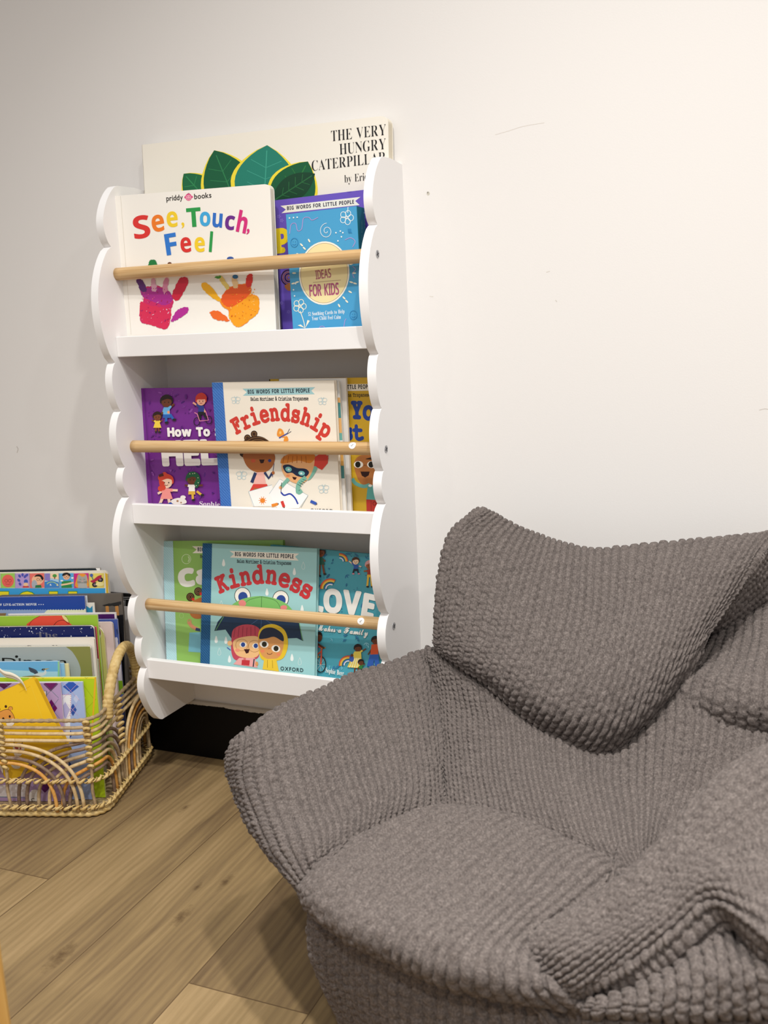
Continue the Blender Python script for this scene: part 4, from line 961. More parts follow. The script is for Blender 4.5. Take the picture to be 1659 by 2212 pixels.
def art_panels(b):
    b.use(*C7)
    b.poly([(-500, 150), (1290, 150), (1296, 400), (-500, 400)], '#efe9dc'); b.poly([(-500, 335), (1258, 335), (1262, 700), (-500, 700)], '#3f9fd8')
    for x0, x1 in ((-160, 110), (225, 420), (582, 694), (812, 925)):
        b.poly([(x0, 368), (x1, 368), (x1, 700), (x0, 700)] if x0 != 225 else [(225, 410), (270, 378), (325, 366), (385, 380), (420, 410), (420, 700), (225, 700)], '#2c8a3c')
        b.poly([(x0+6, 376), (x1-6, 376), (x1-6, 700), (x0+6, 700)] if x0 != 225 else [(234, 412), (275, 386), (325, 375), (378, 388), (411, 412), (411, 700), (234, 700)], '#efdc2e')
    cols = ['#9ccc5e', '#b79ad0', '#e8736a', '#a8d0e8', '#5aa9de', '#d02a84', '#e8d56a']
    xs = [8, 182, 356, 534, 706, 884, 1064, 1250]
    for i, c in enumerate(cols): b.poly([(xs[i], 158), (xs[i+1]-6, 154), (xs[i+1]-4, 330), (xs[i]+4, 334)], c)
    for i in range(7): b.line([(xs[i]-2, 156), (xs[i], 334)], 4, '#3a3f58')
    b.ell(95, 248, 72, 76, '#e8655a'); b.arc(75, 245, 18, 18, 0, 360, 4, '#7a2a2a', 14); b.arc(118, 245, 18, 18, 0, 360, 4, '#7a2a2a', 14); b.arc(95, 270, 30, 20, 20, 160, 4, '#7a2a2a')
    for x, y in ((235, 190), (270, 175), (300, 195), (320, 180), (225, 240), (240, 285)): b.ell(x, y, 22, 15, '#4a54b0', x, 10)
    b.ell(310, 255, 24, 26, '#3f5ab8'); b.ell(310, 290, 30, 22, '#f0c49a'); b.poly([(275, 310), (345, 310), (350, 328), (270, 328)], '#c83a34')
    b.ell(450, 235, 70, 58, '#f2bd96'); b.blob([(410, 200), (440, 172), (490, 175), (520, 215), (505, 240), (480, 200), (440, 195)], '#1c1a1e'); b.arc(455, 230, 16, 14, 0, 360, 4, '#2a2422', 12); b.arc(490, 235, 14, 14, 0, 360, 4, '#2a2422', 12)
    b.blob([(380, 270), (410, 235), (440, 260), (440, 320), (390, 325)], '#a9b0b8'); b.poly([(425, 300), (490, 295), (500, 330), (420, 330)], '#2f7a4a')
    b.poly([(538, 158), (600, 158), (600, 250), (538, 240)], '#8a7cc4'); b.poly([(600, 158), (700, 155), (702, 230), (600, 215)], '#f2d3b0'); b.poly([(534, 260), (620, 240), (702, 265), (704, 330), (536, 332)], '#3f83c8')
    b.ell(654, 186, 26, 20, '#4a9a48'); b.poly([(646, 200), (662, 200), (660, 226), (650, 226)], '#7a5030'); b.arc(620, 300, 60, 40, 200, 340, 8, '#b9d878'); b.poly([(595, 300), (605, 280), (618, 305)], '#f4f1ea'); b.poly([(675, 305), (685, 275), (700, 305)], '#efe29a')
    b.ell(795, 190, 42, 44, '#f2bd96'); b.blob([(748, 190), (755, 158), (800, 148), (838, 165), (838, 195), (800, 172)], '#1c1a1e'); b.arc(778, 195, 14, 12, 0, 360, 4, '#2a2422', 12); b.arc(812, 195, 14, 12, 0, 360, 4, '#2a2422', 12); b.arc(795, 212, 16, 10, 10, 170, 3, '#7a2a2a')
    b.poly([(740, 250), (850, 245), (862, 330), (735, 330)], '#2f8a4a'); b.line([(730, 296), (800, 285), (878, 268)], 20, '#f0c8a0'); b.ell(740, 245, 18, 9, '#f4f4f2'); b.ell(866, 212, 16, 10, '#f4f4f2')
    b.blob([(905, 320), (920, 210), (945, 165), (1020, 165), (1045, 210), (1055, 320)], '#ee9c3a'); b.blob([(930, 290), (930, 200), (945, 175), (975, 195), (1005, 195), (1030, 172), (1040, 210), (1035, 290), (985, 310)], '#a9a9a4'); b.blob([(940, 330), (945, 285), (985, 278), (1030, 285), (1040, 330)], '#b4b4b0')
    b.arc(962, 235, 12, 8, 200, 340, 3, '#3a3a38'); b.arc(1008, 235, 12, 8, 200, 340, 3, '#3a3a38'); b.ell(985, 250, 8, 6, '#e0a0a0'); b.arc(985, 262, 16, 8, 10, 170, 3, '#3a3a38')
    for q in (-1, 1):
        for j in range(3): b.line([(985+q*20, 258+6*j), (985+q*62, 250+10*j)], 2.5, '#3a3a38')
    for x, y in ((1200, 232), (1135, 292)): b.ell(x, y, 34, 30, '#2c2a30'); b.ell(x, y, 15, 13, '#8a7a80')
    b.blob([(1080, 250), (1120, 230), (1170, 190), (1215, 180), (1200, 215), (1150, 250), (1120, 270)], '#b32a4a'); b.ell(1094, 180, 20, 20, '#4a62b0'); b.line([(1100, 200), (1115, 235)], 12, '#3f8a6a'); b.ell(1195, 285, 50, 26, '#efe29a')
    b.poly([(1256, 150), (1290, 165), (1296, 400), (1272, 400)], '#e0b93a')
basket_book('board_book', 'board book with a row of coloured picture squares, near the basket back', 0.232, (232, 1233), 0.26, 0.007, '#e9e2d4', kind='board', r=0.010, art=art_panels)
def art_black(b):
    b.use(230, 1260, 9.217)
    for y in (278, 316): b.line([(250, y), (720, y)], 8, '#c9c9c7')
    b.line([(300, 344), (348, 344), (348, 480)], 9, '#dfdfdd'); b.line([(372, 335), (372, 480)], 7, '#cfcfcd')
basket_book('hardcover_book', 'black book with thin white lines, half behind the scalloped side of the bookshelf', 0.0, (300.5, 1284.5), 0.20, 0.004, '#0d0d0f', lean=0.024, wall=0.0165, art=art_black)
basket_book('paperback_book', 'plain light grey book in front of the black one, behind the basket handle', 0.0, (298.5, 1312.5), 0.19, 0.0018, '#dcd8d7', lean=0.024, wall=0.0190, kind='paper')
def art_grey(b):
    b.use(*C7)
    b.poly([(1380, 660), (1475, 650), (1500, 1700), (1400, 1700)], '#17181d')
    for x in (1280, 1395):
        b.poly([(x-60, 540), (x+30, 515), (x+25, 550), (x-15, 556)], '#202024'); b.poly([(x-20, 550), (x+18, 545), (x+28, 660), (x-12, 660)], '#c98d4c')
    b.poly([(1225, 538), (1450, 490), (1450, 530), (1300, 550)], '#2a292b')
basket_book('hardcover_book', 'grey-brown book with pencil tips and a dark lower edge, behind the blue film book', 0.216, (262.5, 1282.5), 0.25, 0.008, '#6a635c', art=art_grey)
basket_book('paperback_book', 'white dotted booklet just behind the blue film book', 0.2125, (187.5, 1287), 0.17, 0.002, '#dfe2e8', kind='paper')
def art_corner(b):
    b.use(*C7); b.poly([(1015, 555), (1030, 545), (1075, 575), (1105, 545), (1112, 700), (1015, 700)], '#2f8fb8'); b.poly([(1030, 520), (1110, 520), (1075, 575)], '#ece6da')
basket_book('paperback_book', 'teal and white booklet with a folded corner, behind the green book', 0.207, (203.5, 1302), 0.17, 0.002, '#e6e1d8', kind='paper', art=art_corner)
def art_movie(b):
    b.use(*C7); b.poly([(-400, 590), (1010, 584), (1012, 900), (-400, 900)], '#8fa3c8')
    b.blob([(560, 600), (700, 590), (900, 588), (1100, 590), (1100, 700), (560, 700)], '#dfe0c4'); b.poly([(-400, 640), (75, 632), (60, 700), (-400, 700)], '#8a6a48')
    for i in range(34): b.ell(-30+i*31, 586, 13, 9, '#24469c', 0, 8)
    b.text('NEW LIVE-ACTION MOVIE', [(-62, 545), (440, 540)], 27, '#e4e8f2', 'serif', 0.02, 0.08)
    for x in (466, 492, 518): b.ell(x, 529, 6, 6, '#e4e8f2', 0, 8)
basket_book('paperback_book', 'royal blue film tie-in book with small white capitals, above the green book in the basket', 0.199, (182.5, 1287), 0.24, 0.004, '#24469c', kind='paper', art=art_movie)
def art_border(c, m=14):
    def f(b):
        b.use(*C7); b.poly_l([(0, 0), (b.W-0.0035, 0), (b.W-0.0035, b.H-0.003), (0, b.H-0.003)], c)
    return f
basket_book('paperback_book', 'deep purple book with a white border, right of the green book', 0.193, (250.5, 1323), 0.22, 0.003, '#e8e2e4', kind='paper', art=art_border('#4a1463'))
def art_blue(b):
    b.use(*C7); b.blob([(1340, 960), (1390, 920), (1410, 960), (1418, 1100), (1380, 1190), (1345, 1180), (1330, 1060)], '#dcdcec'); b.line([(1408, 960), (1420, 1080), (1362, 1180)], 4, '#3a3a44', 4); b.line([(1362, 1186), (1430, 1180)], 4, '#3a3a44'); b.poly([(1340, 1190), (1440, 1186), (1460, 1450), (1340, 1450)], '#e4e0ee'); b.poly([(1385, 830), (1402, 820), (1412, 870), (1400, 900)], '#3a4a7a')
    b.poly([(1300, 1440), (1500, 1440), (1500, 1600), (1300, 1600)], '#8fbf2c')
basket_book('paperback_book', 'mid blue book with a pale rounded figure, behind the pink book', 0.186, (253.5, 1337.5), 0.22, 0.004, '#4a62b0', kind='paper', art=art_blue)
basket_book('board_book', 'pale pink book with rounded corner, beside the basket handle', 0.176, (242.5, 1344), 0.20, 0.006, '#ecd6d4', kind='board', r=0.006)
def art_olive(b):
    b.use(*C7); b.ell(1186, 880, 22, 60, '#d9d3c0', 0, 16); b.ell(1186, 872, 16, 44, '#8a2030', 0, 14); b.ell(1188, 880, 8, 18, '#2a1018', 0, 10); b.ell(1205, 1425, 14, 10, '#8a8a8a')
basket_book('paperback_book', 'olive yellow book with a red eye, right of the green book', 0.166, (223, 1352), 0.19, 0.004, '#c3bf6e', kind='paper', r=0.02, art=art_olive)
def art_lime(b):
    b.use(*C7); b.blob([(345, 790), (380, 720), (480, 668), (600, 648), (740, 655), (800, 690), (825, 740), (830, 800)], '#e0503c')
    b.line([(345, 780), (390, 715), (480, 665)], 5, '#7a2418', 4); b.line([(640, 780), (690, 730), (760, 718), (820, 760)], 6, '#3a1a14', 4); b.blob([(740, 655), (800, 690), (825, 740), (800, 735), (760, 700)], '#e0d890'); b.line([(775, 658), (812, 710), (830, 770)], 4, '#5a3a1a', 4)
basket_book('paperback_book', 'lime green book topped by a red shape, behind the navy starry book', 0.154, (210, 1328.5), 0.23, 0.004, '#98c23c', kind='paper', art=art_lime)
basket_book('paperback_book', 'red book showing only a thin stripe at the right of the navy starry book', 0.147, (207.5, 1354), 0.19, 0.003, '#c83a40', kind='paper', art=art_border('#c83a40'))
def art_stars(b):
    b.use(*C7); r = random.Random(8)
    for _ in range(46): b.ell(r.uniform(-200, 1100), r.uniform(800, 925), *( [r.choice([3, 4, 7])]*2 ), '#e6e9f2', 0, 8)
    b.text('The', [(440, 925), (690, 918)], 60, '#6c6a78', 'serif', 0, 0.05)
basket_book('board_book', 'navy board book sprinkled with white stars, behind the cream book', 0.136, (201.5, 1352), 0.22, 0.008, '#14205a', kind='board', r=0.008, art=art_stars)
def art_cream(b):
    b.use(*C7); b.text('Dear  You', [(330, 1078), (800, 1074)], 62, '#3a2a28', 'serif', 0, 0.1)
basket_book('board_book', 'cream board book with the tops of dark letters, behind the grey and olive book', 0.1215, (203, 1378), 0.22, 0.007, '#e9e2d6', kind='board', r=0.005, art=art_cream)
def art_grol(b):
    b.use(*C7); b.blob([(790, 1030), (860, 1090), (930, 1200), (965, 1310), (980, 1450), (1200, 1700), (1200, 1000), (900, 1020)], '#87894c', 4)
    b.text('Dinson', [(30, 1232), (790, 1240)], 66, '#16140f', '', 0.035, 0.14); b.ell(198, 1152, 19, 15, '#16140f', 0, 12)
basket_book('board_book', 'grey and olive board book with black lettering, in the middle of the basket', 0.111, (194.5, 1396.5), 0.22, 0.008, '#a3adac', kind='board', r=0.006, art=art_grol)
basket_book('paperback_book', 'sage green booklet peeping out right of the grey and olive book', 0.1305, (211.5, 1424), 0.14, 0.003, '#95ab82', kind='paper')
basket_book('paperback_book', 'pale yellow booklet right of the heron book', 0.0985, (147.5, 1434), 0.16, 0.003, '#e8dca4', kind='paper')
basket_book('paperback_book', 'light blue booklet directly behind the heron book', 0.094, (138, 1433), 0.16, 0.003, '#8fc4e6', kind='paper')
def art_heron(b):
    b.use(*C7); b.poly([(690, 1200), (710, 1200), (712, 1500), (694, 1500)], '#8fcf9c'); b.poly([(-300, 1290), (500, 1330), (690, 1330), (690, 1420), (-300, 1420)], '#a9d6ec')
    b.blob([(342, 1283), (370, 1285), (430, 1310), (455, 1345), (440, 1375), (400, 1350), (360, 1330)], '#4a5266'); b.line([(350, 1290), (440, 1350)], 4, '#23283a')
    b.blob([(400, 1375), (450, 1350), (510, 1345), (540, 1325), (535, 1310), (556, 1330), (545, 1365), (490, 1388), (430, 1395)], '#d9dde4'); b.line([(530, 1345), (540, 1318), (525, 1305)], 12, '#dfe2e6', 4)
    b.ell(520, 1305, 24, 12, '#3a4254', -10, 12); b.poly([(536, 1296), (595, 1293), (540, 1312)], '#c9a24c'); b.ell(524, 1303, 4, 4, '#f0d060', 0, 8)
    b.blob([(285, 1388), (420, 1378), (500, 1392), (530, 1396), (290, 1396)], '#8a7250')
basket_book('paperback_book', 'sky blue book with a flying heron, behind the argyle pieces', 0.088, (127.5, 1428.5), 0.19, 0.004, '#6fb2e2', kind='paper', art=art_heron)
def argyle(c0, dias, lines, extra=None):
    def f(b):
        b.use(*C8)
        for x, y, w, h, c in dias: b.poly([(x-w, y), (x, y-h), (x+w, y), (x, y+h)], c)
        for p, q, c in lines: b.line([p, q], 3, c)
        if extra: extra(b)
    return f
def ex_lime(b):
    b.poly([(300, 108), (985, 108), (985, 124), (300, 124)], '#f0e23a'); b.poly([(968, 110), (988, 110), (960, 520), (900, 1440), (885, 1440), (945, 520)], '#e8b32c')
    for x in (440, 640, 885): b.line([(x-16, 108), (x, 122), (x+16, 108)], 3, '#6a8a20')
basket_book('gift_sleeve', 'lime green argyle sleeve, rearmost of the three argyle pieces at the basket front', 0.056, (207, 1462.5), 0.20, 0.004, '#b4cf22', kind='paper', cat='card', lean=0.06, art=argyle('', [(850, 320, 30, 40, '#d3e032'), (810, 1100, 36, 46, '#cfe03a'), (860, 880, 30, 40, '#9fc41a'), (800, 640, 34, 44, '#cfdf36')],
    [((820, 500), (985, 330), '#93a81e'), ((800, 340), (960, 560), '#93a81e'), ((780, 1230), (930, 1050), '#93a81e'), ((780, 1010), (900, 1200), '#93a81e'), ((820, 140), (960, 330), '#93a81e'), ((770, 1400), (920, 1250), '#93a81e')], ex_lime))
def ex_blue(b):
    b.poly([(610, 288), (730, 288), (690, 1400), (570, 1400)], '#eef0f2'); b.poly([(625, 440), (668, 360), (718, 440), (672, 540)], '#b9b6dc')
    for y in range(300, 520, 22): b.line([(728-y*0.03, y), (740-y*0.03, y+8)], 5, '#d080a8')
    for x in range(620, 730, 20): b.line([(x, 282), (x+10, 292)], 5, '#d080a8')
    for p, q in (((640, 160), (820, 350)), ((810, 160), (640, 330)), ((690, 520), (790, 380)), ((690, 380), (800, 500))): b.line([p, q], 3, '#d9b0d0')
basket_book('gift_sleeve', 'light blue argyle sleeve with a white panel, in front of the lime argyle sleeve', 0.048, (178, 1473), 0.17, 0.004, '#a6bbe6', kind='paper', cat='card', lean=0.06, art=argyle('', [(727, 205, 82, 66, '#2f5ab8'), (748, 442, 38, 64, '#2f55a8'), (700, 690, 50, 60, '#2f55a8'), (690, 1010, 50, 60, '#2f55a8'), (680, 1240, 46, 60, '#3a62b8'), (780, 330, 30, 44, '#c3cfee')], [], ex_blue))
def ex_purple(b):
    b.poly([(330, 248), (470, 252), (462, 1000), (330, 1000)], '#ebe4dc'); b.line([(330, 246), (478, 250), (466, 500), (460, 1000)], 7, '#3a6a6a')
    b.poly([(-40, 1215), (270, 1200), (275, 1330), (-40, 1330)], '#e6e2e6'); b.line([(-40, 1330), (270, 1345)], 6, '#5a8a98')
    b.ell(357, 1335, 62, 78, '#f1eeea', 0, 26); b.arc(340, 1362, 16, 14, 120, 330, 6, '#2a2a2c'); b.arc(348, 1385, 12, 10, -60, 150, 6, '#2a2a2c')
    for i in range(3): b.line([(330, 1300+i*14), (388, 1296+i*14)], 2.5, '#b9b6b4')
basket_book('gift_sleeve', 'lilac argyle sleeve with plum diamonds, in front of the light blue argyle sleeve', 0.040, (130, 1475), 0.17, 0.004, '#b49ac8', kind='paper', cat='card', lean=0.06, art=argyle('', [(520, 180, 74, 74, '#6a1a64'), (525, 425, 62, 90, '#6a1a64'), (40, 170, 84, 60, '#5a1a5a'), (460, 1230, 62, 62, '#5a1a62'), (530, 720, 40, 60, '#6a1a64'), (180, 1440, 40, 40, '#5a1a62')],
    [((430, 150), (600, 320), '#3f7a80'), ((610, 150), (440, 330), '#3f7a80'), ((440, 320), (610, 530), '#3f7a80'), ((600, 330), (450, 530), '#3f7a80'), ((0, 130), (130, 230), '#5a7a90')], ex_purple))
def art_bag(b):
    b.use(*C8)
    b.line([(318, 190), (400, 430), (470, 640)], 5, '#f0cc3c'); b.line([(200, 262), (310, 200)], 5, '#e0b020')
    b.blob([(-20, 470), (60, 440), (110, 452), (148, 520), (140, 560), (60, 560), (-20, 556)], '#e09a4a')
    b.blob([(88, 448), (96, 415), (128, 412), (120, 440), (102, 455)], '#e09a4a'); b.arc(108, 430, 22, 22, 150, 400, 4, '#4a2a14'); b.ell(60, 408, 13, 15, '#3a2018', 0, 12); b.ell(-4, 436, 8, 12, '#3a2018', 0, 10)
    b.line([(-10, 468), (60, 438), (108, 452), (148, 520), (146, 590)], 4, '#4a2a14', 4); b.ell(34, 535, 12, 16, '#2a1610'); b.ell(100, 510, 10, 14, '#2a1610'); b.ell(30, 565, 16, 9, '#e06a5a')
    b.blob([(70, 560), (110, 538), (148, 536), (145, 585), (110, 610), (70, 600)], '#f2ebdc')
    b.blob([(140, 800), (190, 780), (245, 800), (245, 870), (200, 920), (160, 930), (135, 850)], '#f2ebdc'); b.ell(170, 830, 22, 14, '#a84a50', 20); b.ell(210, 838, 9, 10, '#a84a50'); b.line([(150, 790), (135, 750)], 6, '#5a2a24'); b.line([(225, 790), (240, 750)], 6, '#5a2a24')
    b.blob([(-20, 830), (20, 845), (30, 900), (0, 940), (-20, 930)], '#8a5a34'); b.blob([(-10, 1000), (30, 1050), (30, 1100), (-10, 1110)], '#f2ebdc'); b.line([(10, 1000), (34, 1050), (32, 1104)], 4, '#5a3a2a')
    b.blob([(110, 990), (160, 980), (205, 1000), (200, 1040), (140, 1040)], '#e8e4d8'); b.line([(110, 1000), (200, 1036)], 5, '#c9c4b4')
o_, n_ = basket_plane(0.016, 0.08)
pT, pL = at_plane(340/4.74, 1440+112/4.74, o_, n_), at_plane(0, 1440+262/4.74, o_, n_)
u_ = pT-pL; u_ /= np.linalg.norm(u_); v_ = np.cross(n_, u_); W_, H_ = 0.135, 0.155
bag, bb = book('cloth_book', 'yellow cloth book printed with a giraffe face, tilted at the front of the basket', 'cloth book', None, pT-u_*W_-v_*H_, u_, v_, W_, H_, 0.012, '#f2c528', kind='paper', r=0.008, pages=mat('yellow cloth', '#d9a818', 0.8, 0.2), art=art_bag)
mb = MB(); M_STRAP = mat('cream strap', '#e2dac6', 0.8, 0.2)
S_ = [at_plane(x/4.74, 1440+y/4.74, o_+n_*0.004, n_) for x, y in ((-190, -60), (-110, -50), (-40, -5), (40, 62), (120, 82), (190, 118), (235, 165), (250, 200))]
for off in (0.0, 0.0045):
    cv = catmull([p+v_*off*-1.0 for p in S_], 8)
    for sgn in (-1,):
        L = [p+v_*0.0042 for p in cv]; R = [p-v_*0.0042+n_*0.001 for p in cv]; n = len(L)
        vs = L+R+[p-n_*0.0012 for p in L]+[p-n_*0.0012 for p in R]; fs = []
        for i in range(n-1): fs += [(i, n+i, n+i+1, i+1), (2*n+i, 2*n+i+1, 3*n+i+1, 3*n+i), (i, i+1, 2*n+i+1, 2*n+i), (n+i, 3*n+i, 3*n+i+1, n+i+1)]
        mb.add(vs, fs, M_STRAP, True)
tag(mb.build('strap', bag), 'cream strap')
# ------------------------------------------------------------------ grey popcorn-knit beanbag armchair
def knit():
    m = mat('grey chenille knit', '#8a817b', 0.95, 0.15); t = NT(m)
    t.b.inputs['Sheen Weight'].default_value = 0.05
    tc = t.n('ShaderNodeTexCoord')
    n1 = t.n('ShaderNodeTexNoise', Scale=420.0, Detail=3.0, Roughness=0.7); n2 = t.n('ShaderNodeTexNoise', Scale=90.0, Detail=3.0, Roughness=0.6); n3 = t.n('ShaderNodeTexNoise', Scale=16.0, Detail=2.0)
    for n in (n1, n2, n3): t.l(tc.outputs['Object'], n.inputs['Vector'])
    a = t.n('ShaderNodeMath', _operation='MULTIPLY_ADD', i1=0.8); t.l(n1.outputs['Fac'], a.inputs[0])
    b = t.n('ShaderNodeMath', _operation='MULTIPLY', i1=0.2); t.l(n2.outputs['Fac'], b.inputs[0]); t.l(b.outputs[0], a.inputs[2])
    cr = t.n('ShaderNodeValToRGB'); e = cr.color_ramp.elements
    e[0].position = 0.28; e[0].color = lin('#443e3c'); e[1].position = 0.72; e[1].color = lin('#827974'); x = e.new(0.5); x.color = lin('#615955')
    t.l(a.outputs[0], cr.inputs[0]); t.l(cr.outputs['Color'], t.b.inputs['Base Color'])
    bp = t.n('ShaderNodeBump', Strength=0.55, Distance=0.0022); t.l(a.outputs[0], bp.inputs['Height']); t.l(bp.outputs['Normal'], t.b.inputs['Normal'])
    return m
M_KNIT = knit()
def basis(n, ts):
    B = np.zeros((len(ts), n))
    for r, t in enumerate(ts):
        i = min(int(t), n-2); f = t-i
        w = 0.5*np.array([-f+2*f*f-f**3, 2-5*f*f+3*f**3, f+4*f*f-3*f**3, -f*f+f**3])
        for k, q in zip(range(i-1, i+3), w):
            if k < 0: B[r, 0] += 2*q; B[r, 1] -= q
            elif k > n-1: B[r, n-1] += 2*q; B[r, n-2] -= q
            else: B[r, k] += q
    return B
def hash2(i, j, s=0.0):
    v = np.sin(i*127.1+j*311.7+s*74.7)*43758.5453; return v-np.floor(v)
def smooth_noise(x, y, seed):
    xi, yi = np.floor(x), np.floor(y); fx, fy = x-xi, y-yi; fx = fx*fx*(3-2*fx); fy = fy*fy*(3-2*fy)
    h = lambda a, b: hash2(a, b, seed)
    return (h(xi, yi)*(1-fx)+h(xi+1, yi)*fx)*(1-fy)+(h(xi, yi+1)*(1-fx)+h(xi+1, yi+1)*fx)*fy-0.5
def cushion(name, rows, parent, cords='v', curl=(0.03, 0.03, 0.03, 0.03), closed=False, step=0.0014, pitch=0.0105, bump=0.0092, amp=0.0082, fold=0.004, seed=1.0, face=None, depth=0.07, puff=0.0):
    """rows of control points (top to bottom, left to right) -> knitted surface whose edges roll back into the chair"""
    G = np.array(rows, float)
    d1 = np.gradient(G, axis=0); d2 = np.gradient(G, axis=1); N = np.cross(d1, d2); N /= np.linalg.norm(N, axis=2)[..., None]+1e-12
    fdir = np.array(face) if face is not None else CAM_LOC-G.reshape(-1, 3).mean(0)
    sgn = 1.0 if (N.reshape(-1, 3).mean(0)@fdir) > 0 else -1.0
    N = N*sgn
    l, r, tp, bt = curl
    def ring(edge, inner, nrm, out):
        o = edge-inner; o /= np.linalg.norm(o, axis=-1)[..., None]+1e-12
        return edge+o*out*0.55-nrm*out*0.8, edge-o*out*0.2-nrm*(out*0.8+depth)
    if not closed:
        if l is not None:
            a, b = ring(G[:, 0], G[:, 1], N[:, 0], l); c, d = ring(G[:, -1], G[:, -2], N[:, -1], r)
            G = np.concatenate([b[:, None], a[:, None], G, c[:, None], d[:, None]], 1); N = np.concatenate([N[:, :1], N[:, :1], N, N[:, -1:], N[:, -1:]], 1)
    if tp is not None:
        a, b = ring(G[0], G[1], N[0], tp); G = np.concatenate([b[None], a[None], G], 0); N = np.concatenate([N[:1], N[:1], N], 0)
    if bt is not None:
        c, d = ring(G[-1], G[-2], N[-1], bt); G = np.concatenate([G, c[None], d[None]], 0); N = np.concatenate([N, N[-1:], N[-1:]], 0)
    if closed:
        wrap = 3; G = np.concatenate([G[:, -wrap:], G, G[:, :wrap]], 1)
    nv, nu = G.shape[:2]
    du = np.linalg.norm(np.diff(G, axis=1), axis=2).mean(0); dv = np.linalg.norm(np.diff(G, axis=0), axis=2).mean(1)
    cu = np.concatenate([[0], np.cumsum(du)]); cv = np.concatenate([[0], np.cumsum(dv)])
    if closed: u0, u1 = cu[3], cu[-4+1] if False else cu[nu-3]
    else: u0, u1 = 0, cu[-1]
    NU, NV = max(8, int((u1-u0)/step)), max(8, int(cv[-1]/step))
    if closed: NU = int(round((u1-u0)/pitch))*7
    us = np.linspace(u0, u1, NU+1) if not closed else np.linspace(u0, u1, NU+1)[:-1]
    vs = np.linspace(0, cv[-1], NV+1)
    Bu = basis(nu, np.interp(us, cu, np.arange(nu))); Bv = basis(nv, np.interp(vs, cv, np.arange(nv)))
    S_ = np.einsum('va,abk,ub->vuk', Bv, G, Bu)
    if closed:
        Sp = np.concatenate([S_[:, -1:], S_, S_[:, :1]], 1); g2 = (Sp[:, 2:]-Sp[:, :-2])
    else: g2 = np.gradient(S_, axis=1)
    g1 = np.gradient(S_, axis=0); Nn = np.cross(g1, g2); Nn /= np.linalg.norm(Nn, axis=2)[..., None]+1e-12; Nn *= sgn
    U, V = np.meshgrid(us-u0, vs)
    if puff:
        lu = [cu[2] if l is not None else 0, cu[-3] if l is not None else cu[-1]]; lv = [cv[2] if tp is not None else 0, cv[-3] if bt is not None else cv[-1]]
        pa = np.clip(2*(U-lu[0])/(lu[1]-lu[0])-1, -1, 1); pb = np.clip(2*(V-lv[0])/(lv[1]-lv[0])-1, -1, 1)
        D0 = puff*(1-np.abs(pa)**5)*(1-np.abs(pb)**5)
        S_ = S_+Nn*D0[..., None]
        Nn = np.cross(np.gradient(S_, axis=0), np.gradient(S_, axis=1)); Nn /= np.linalg.norm(Nn, axis=2)[..., None]+1e-12; Nn *= sgn
    wob = 0.30*smooth_noise(U/0.09, V/0.09, seed)+0.08*smooth_noise(U/0.03, V/0.03, seed+3)
    if closed: wob = 0.25*np.sin(V/0.05+seed)
    A, C_ = (U, V) if cords == 'v' else (V, U)
    pw = pitch if not closed else (u1-u0)/round((u1-u0)/pitch)
    nc = round((u1-u0)/pitch)
    c0 = A/pw+wob; i0 = np.floor(c0)
    if closed: i0 = np.mod(i0, nc)
    cc = C_/bump+0.4*smooth_noise(U/0.03, V/0.03, seed+9)*(0 if closed else 1)
    ca = c0+0.075*np.sin(2*pi*cc); ia = np.floor(ca); fa = ca-ia       # the furrows between cords zigzag around the bobbles
    if closed: ia = np.mod(ia, nc)
    cc = cc+0.5*np.mod(ia, 2)+0.3*hash2(ia, ia*0+1, seed); ic = np.floor(cc); fc = cc-ic
    ed = np.minimum(fa, 1-fa)
    cord = np.clip(ed/0.34, 0, 1); cord = np.sqrt(1-(1-cord)**2)
    bob = np.clip(np.minimum(fc, 1-fc)/0.42, 0, 1); bob = np.sqrt(1-(1-bob)**2)
    h = cord*(0.68+0.32*bob)*(0.86+0.28*hash2(ia, ic, seed+5))
    D = amp*(h-0.6)+fold*2*(0 if closed else 1)*(smooth_noise(U/0.11, V/0.09, seed+20)+0.5*smooth_noise(U/0.05, V/0.045, seed+30))
    S_ = S_+Nn*D[..., None]
    nvv, nuu = S_.shape[:2]
    idx = np.arange(nvv*nuu).reshape(nvv, nuu)
    if closed: idx = np.concatenate([idx, idx[:, :1]], 1)
    q = np.stack([idx[:-1, :-1], idx[:-1, 1:], idx[1:, 1:], idx[1:, :-1]], -1).reshape(-1, 4)
    if sgn > 0: q = q[:, ::-1]
    me = bpy.data.meshes.new(name); me.vertices.add(nvv*nuu); me.vertices.foreach_set('co', S_.reshape(-1).astype(np.float32))
    me.loops.add(q.size); me.loops.foreach_set('vertex_index', q.reshape(-1).astype(np.int32))
    me.polygons.add(len(q)); me.polygons.foreach_set('loop_start', np.arange(0, q.size, 4, dtype=np.int32)); me.polygons.foreach_set('loop_total', np.full(len(q), 4, np.int32))
    me.polygons.foreach_set('use_smooth', np.ones(len(q), bool)); me.materials.append(M_KNIT); me.update(calc_edges=True)
    o = bpy.data.objects.new(name, me); COL.objects.link(o); o.parent = parent
    return o
def PY(*a): return [at_y(x, y, Y) for x, y, Y in a]
chair = tag(empty('beanbag_chair', (-0.25, -0.5, 0)), 'grey chunky knit beanbag armchair slumped against the white wall, right of the bookshelf', 'beanbag chair')
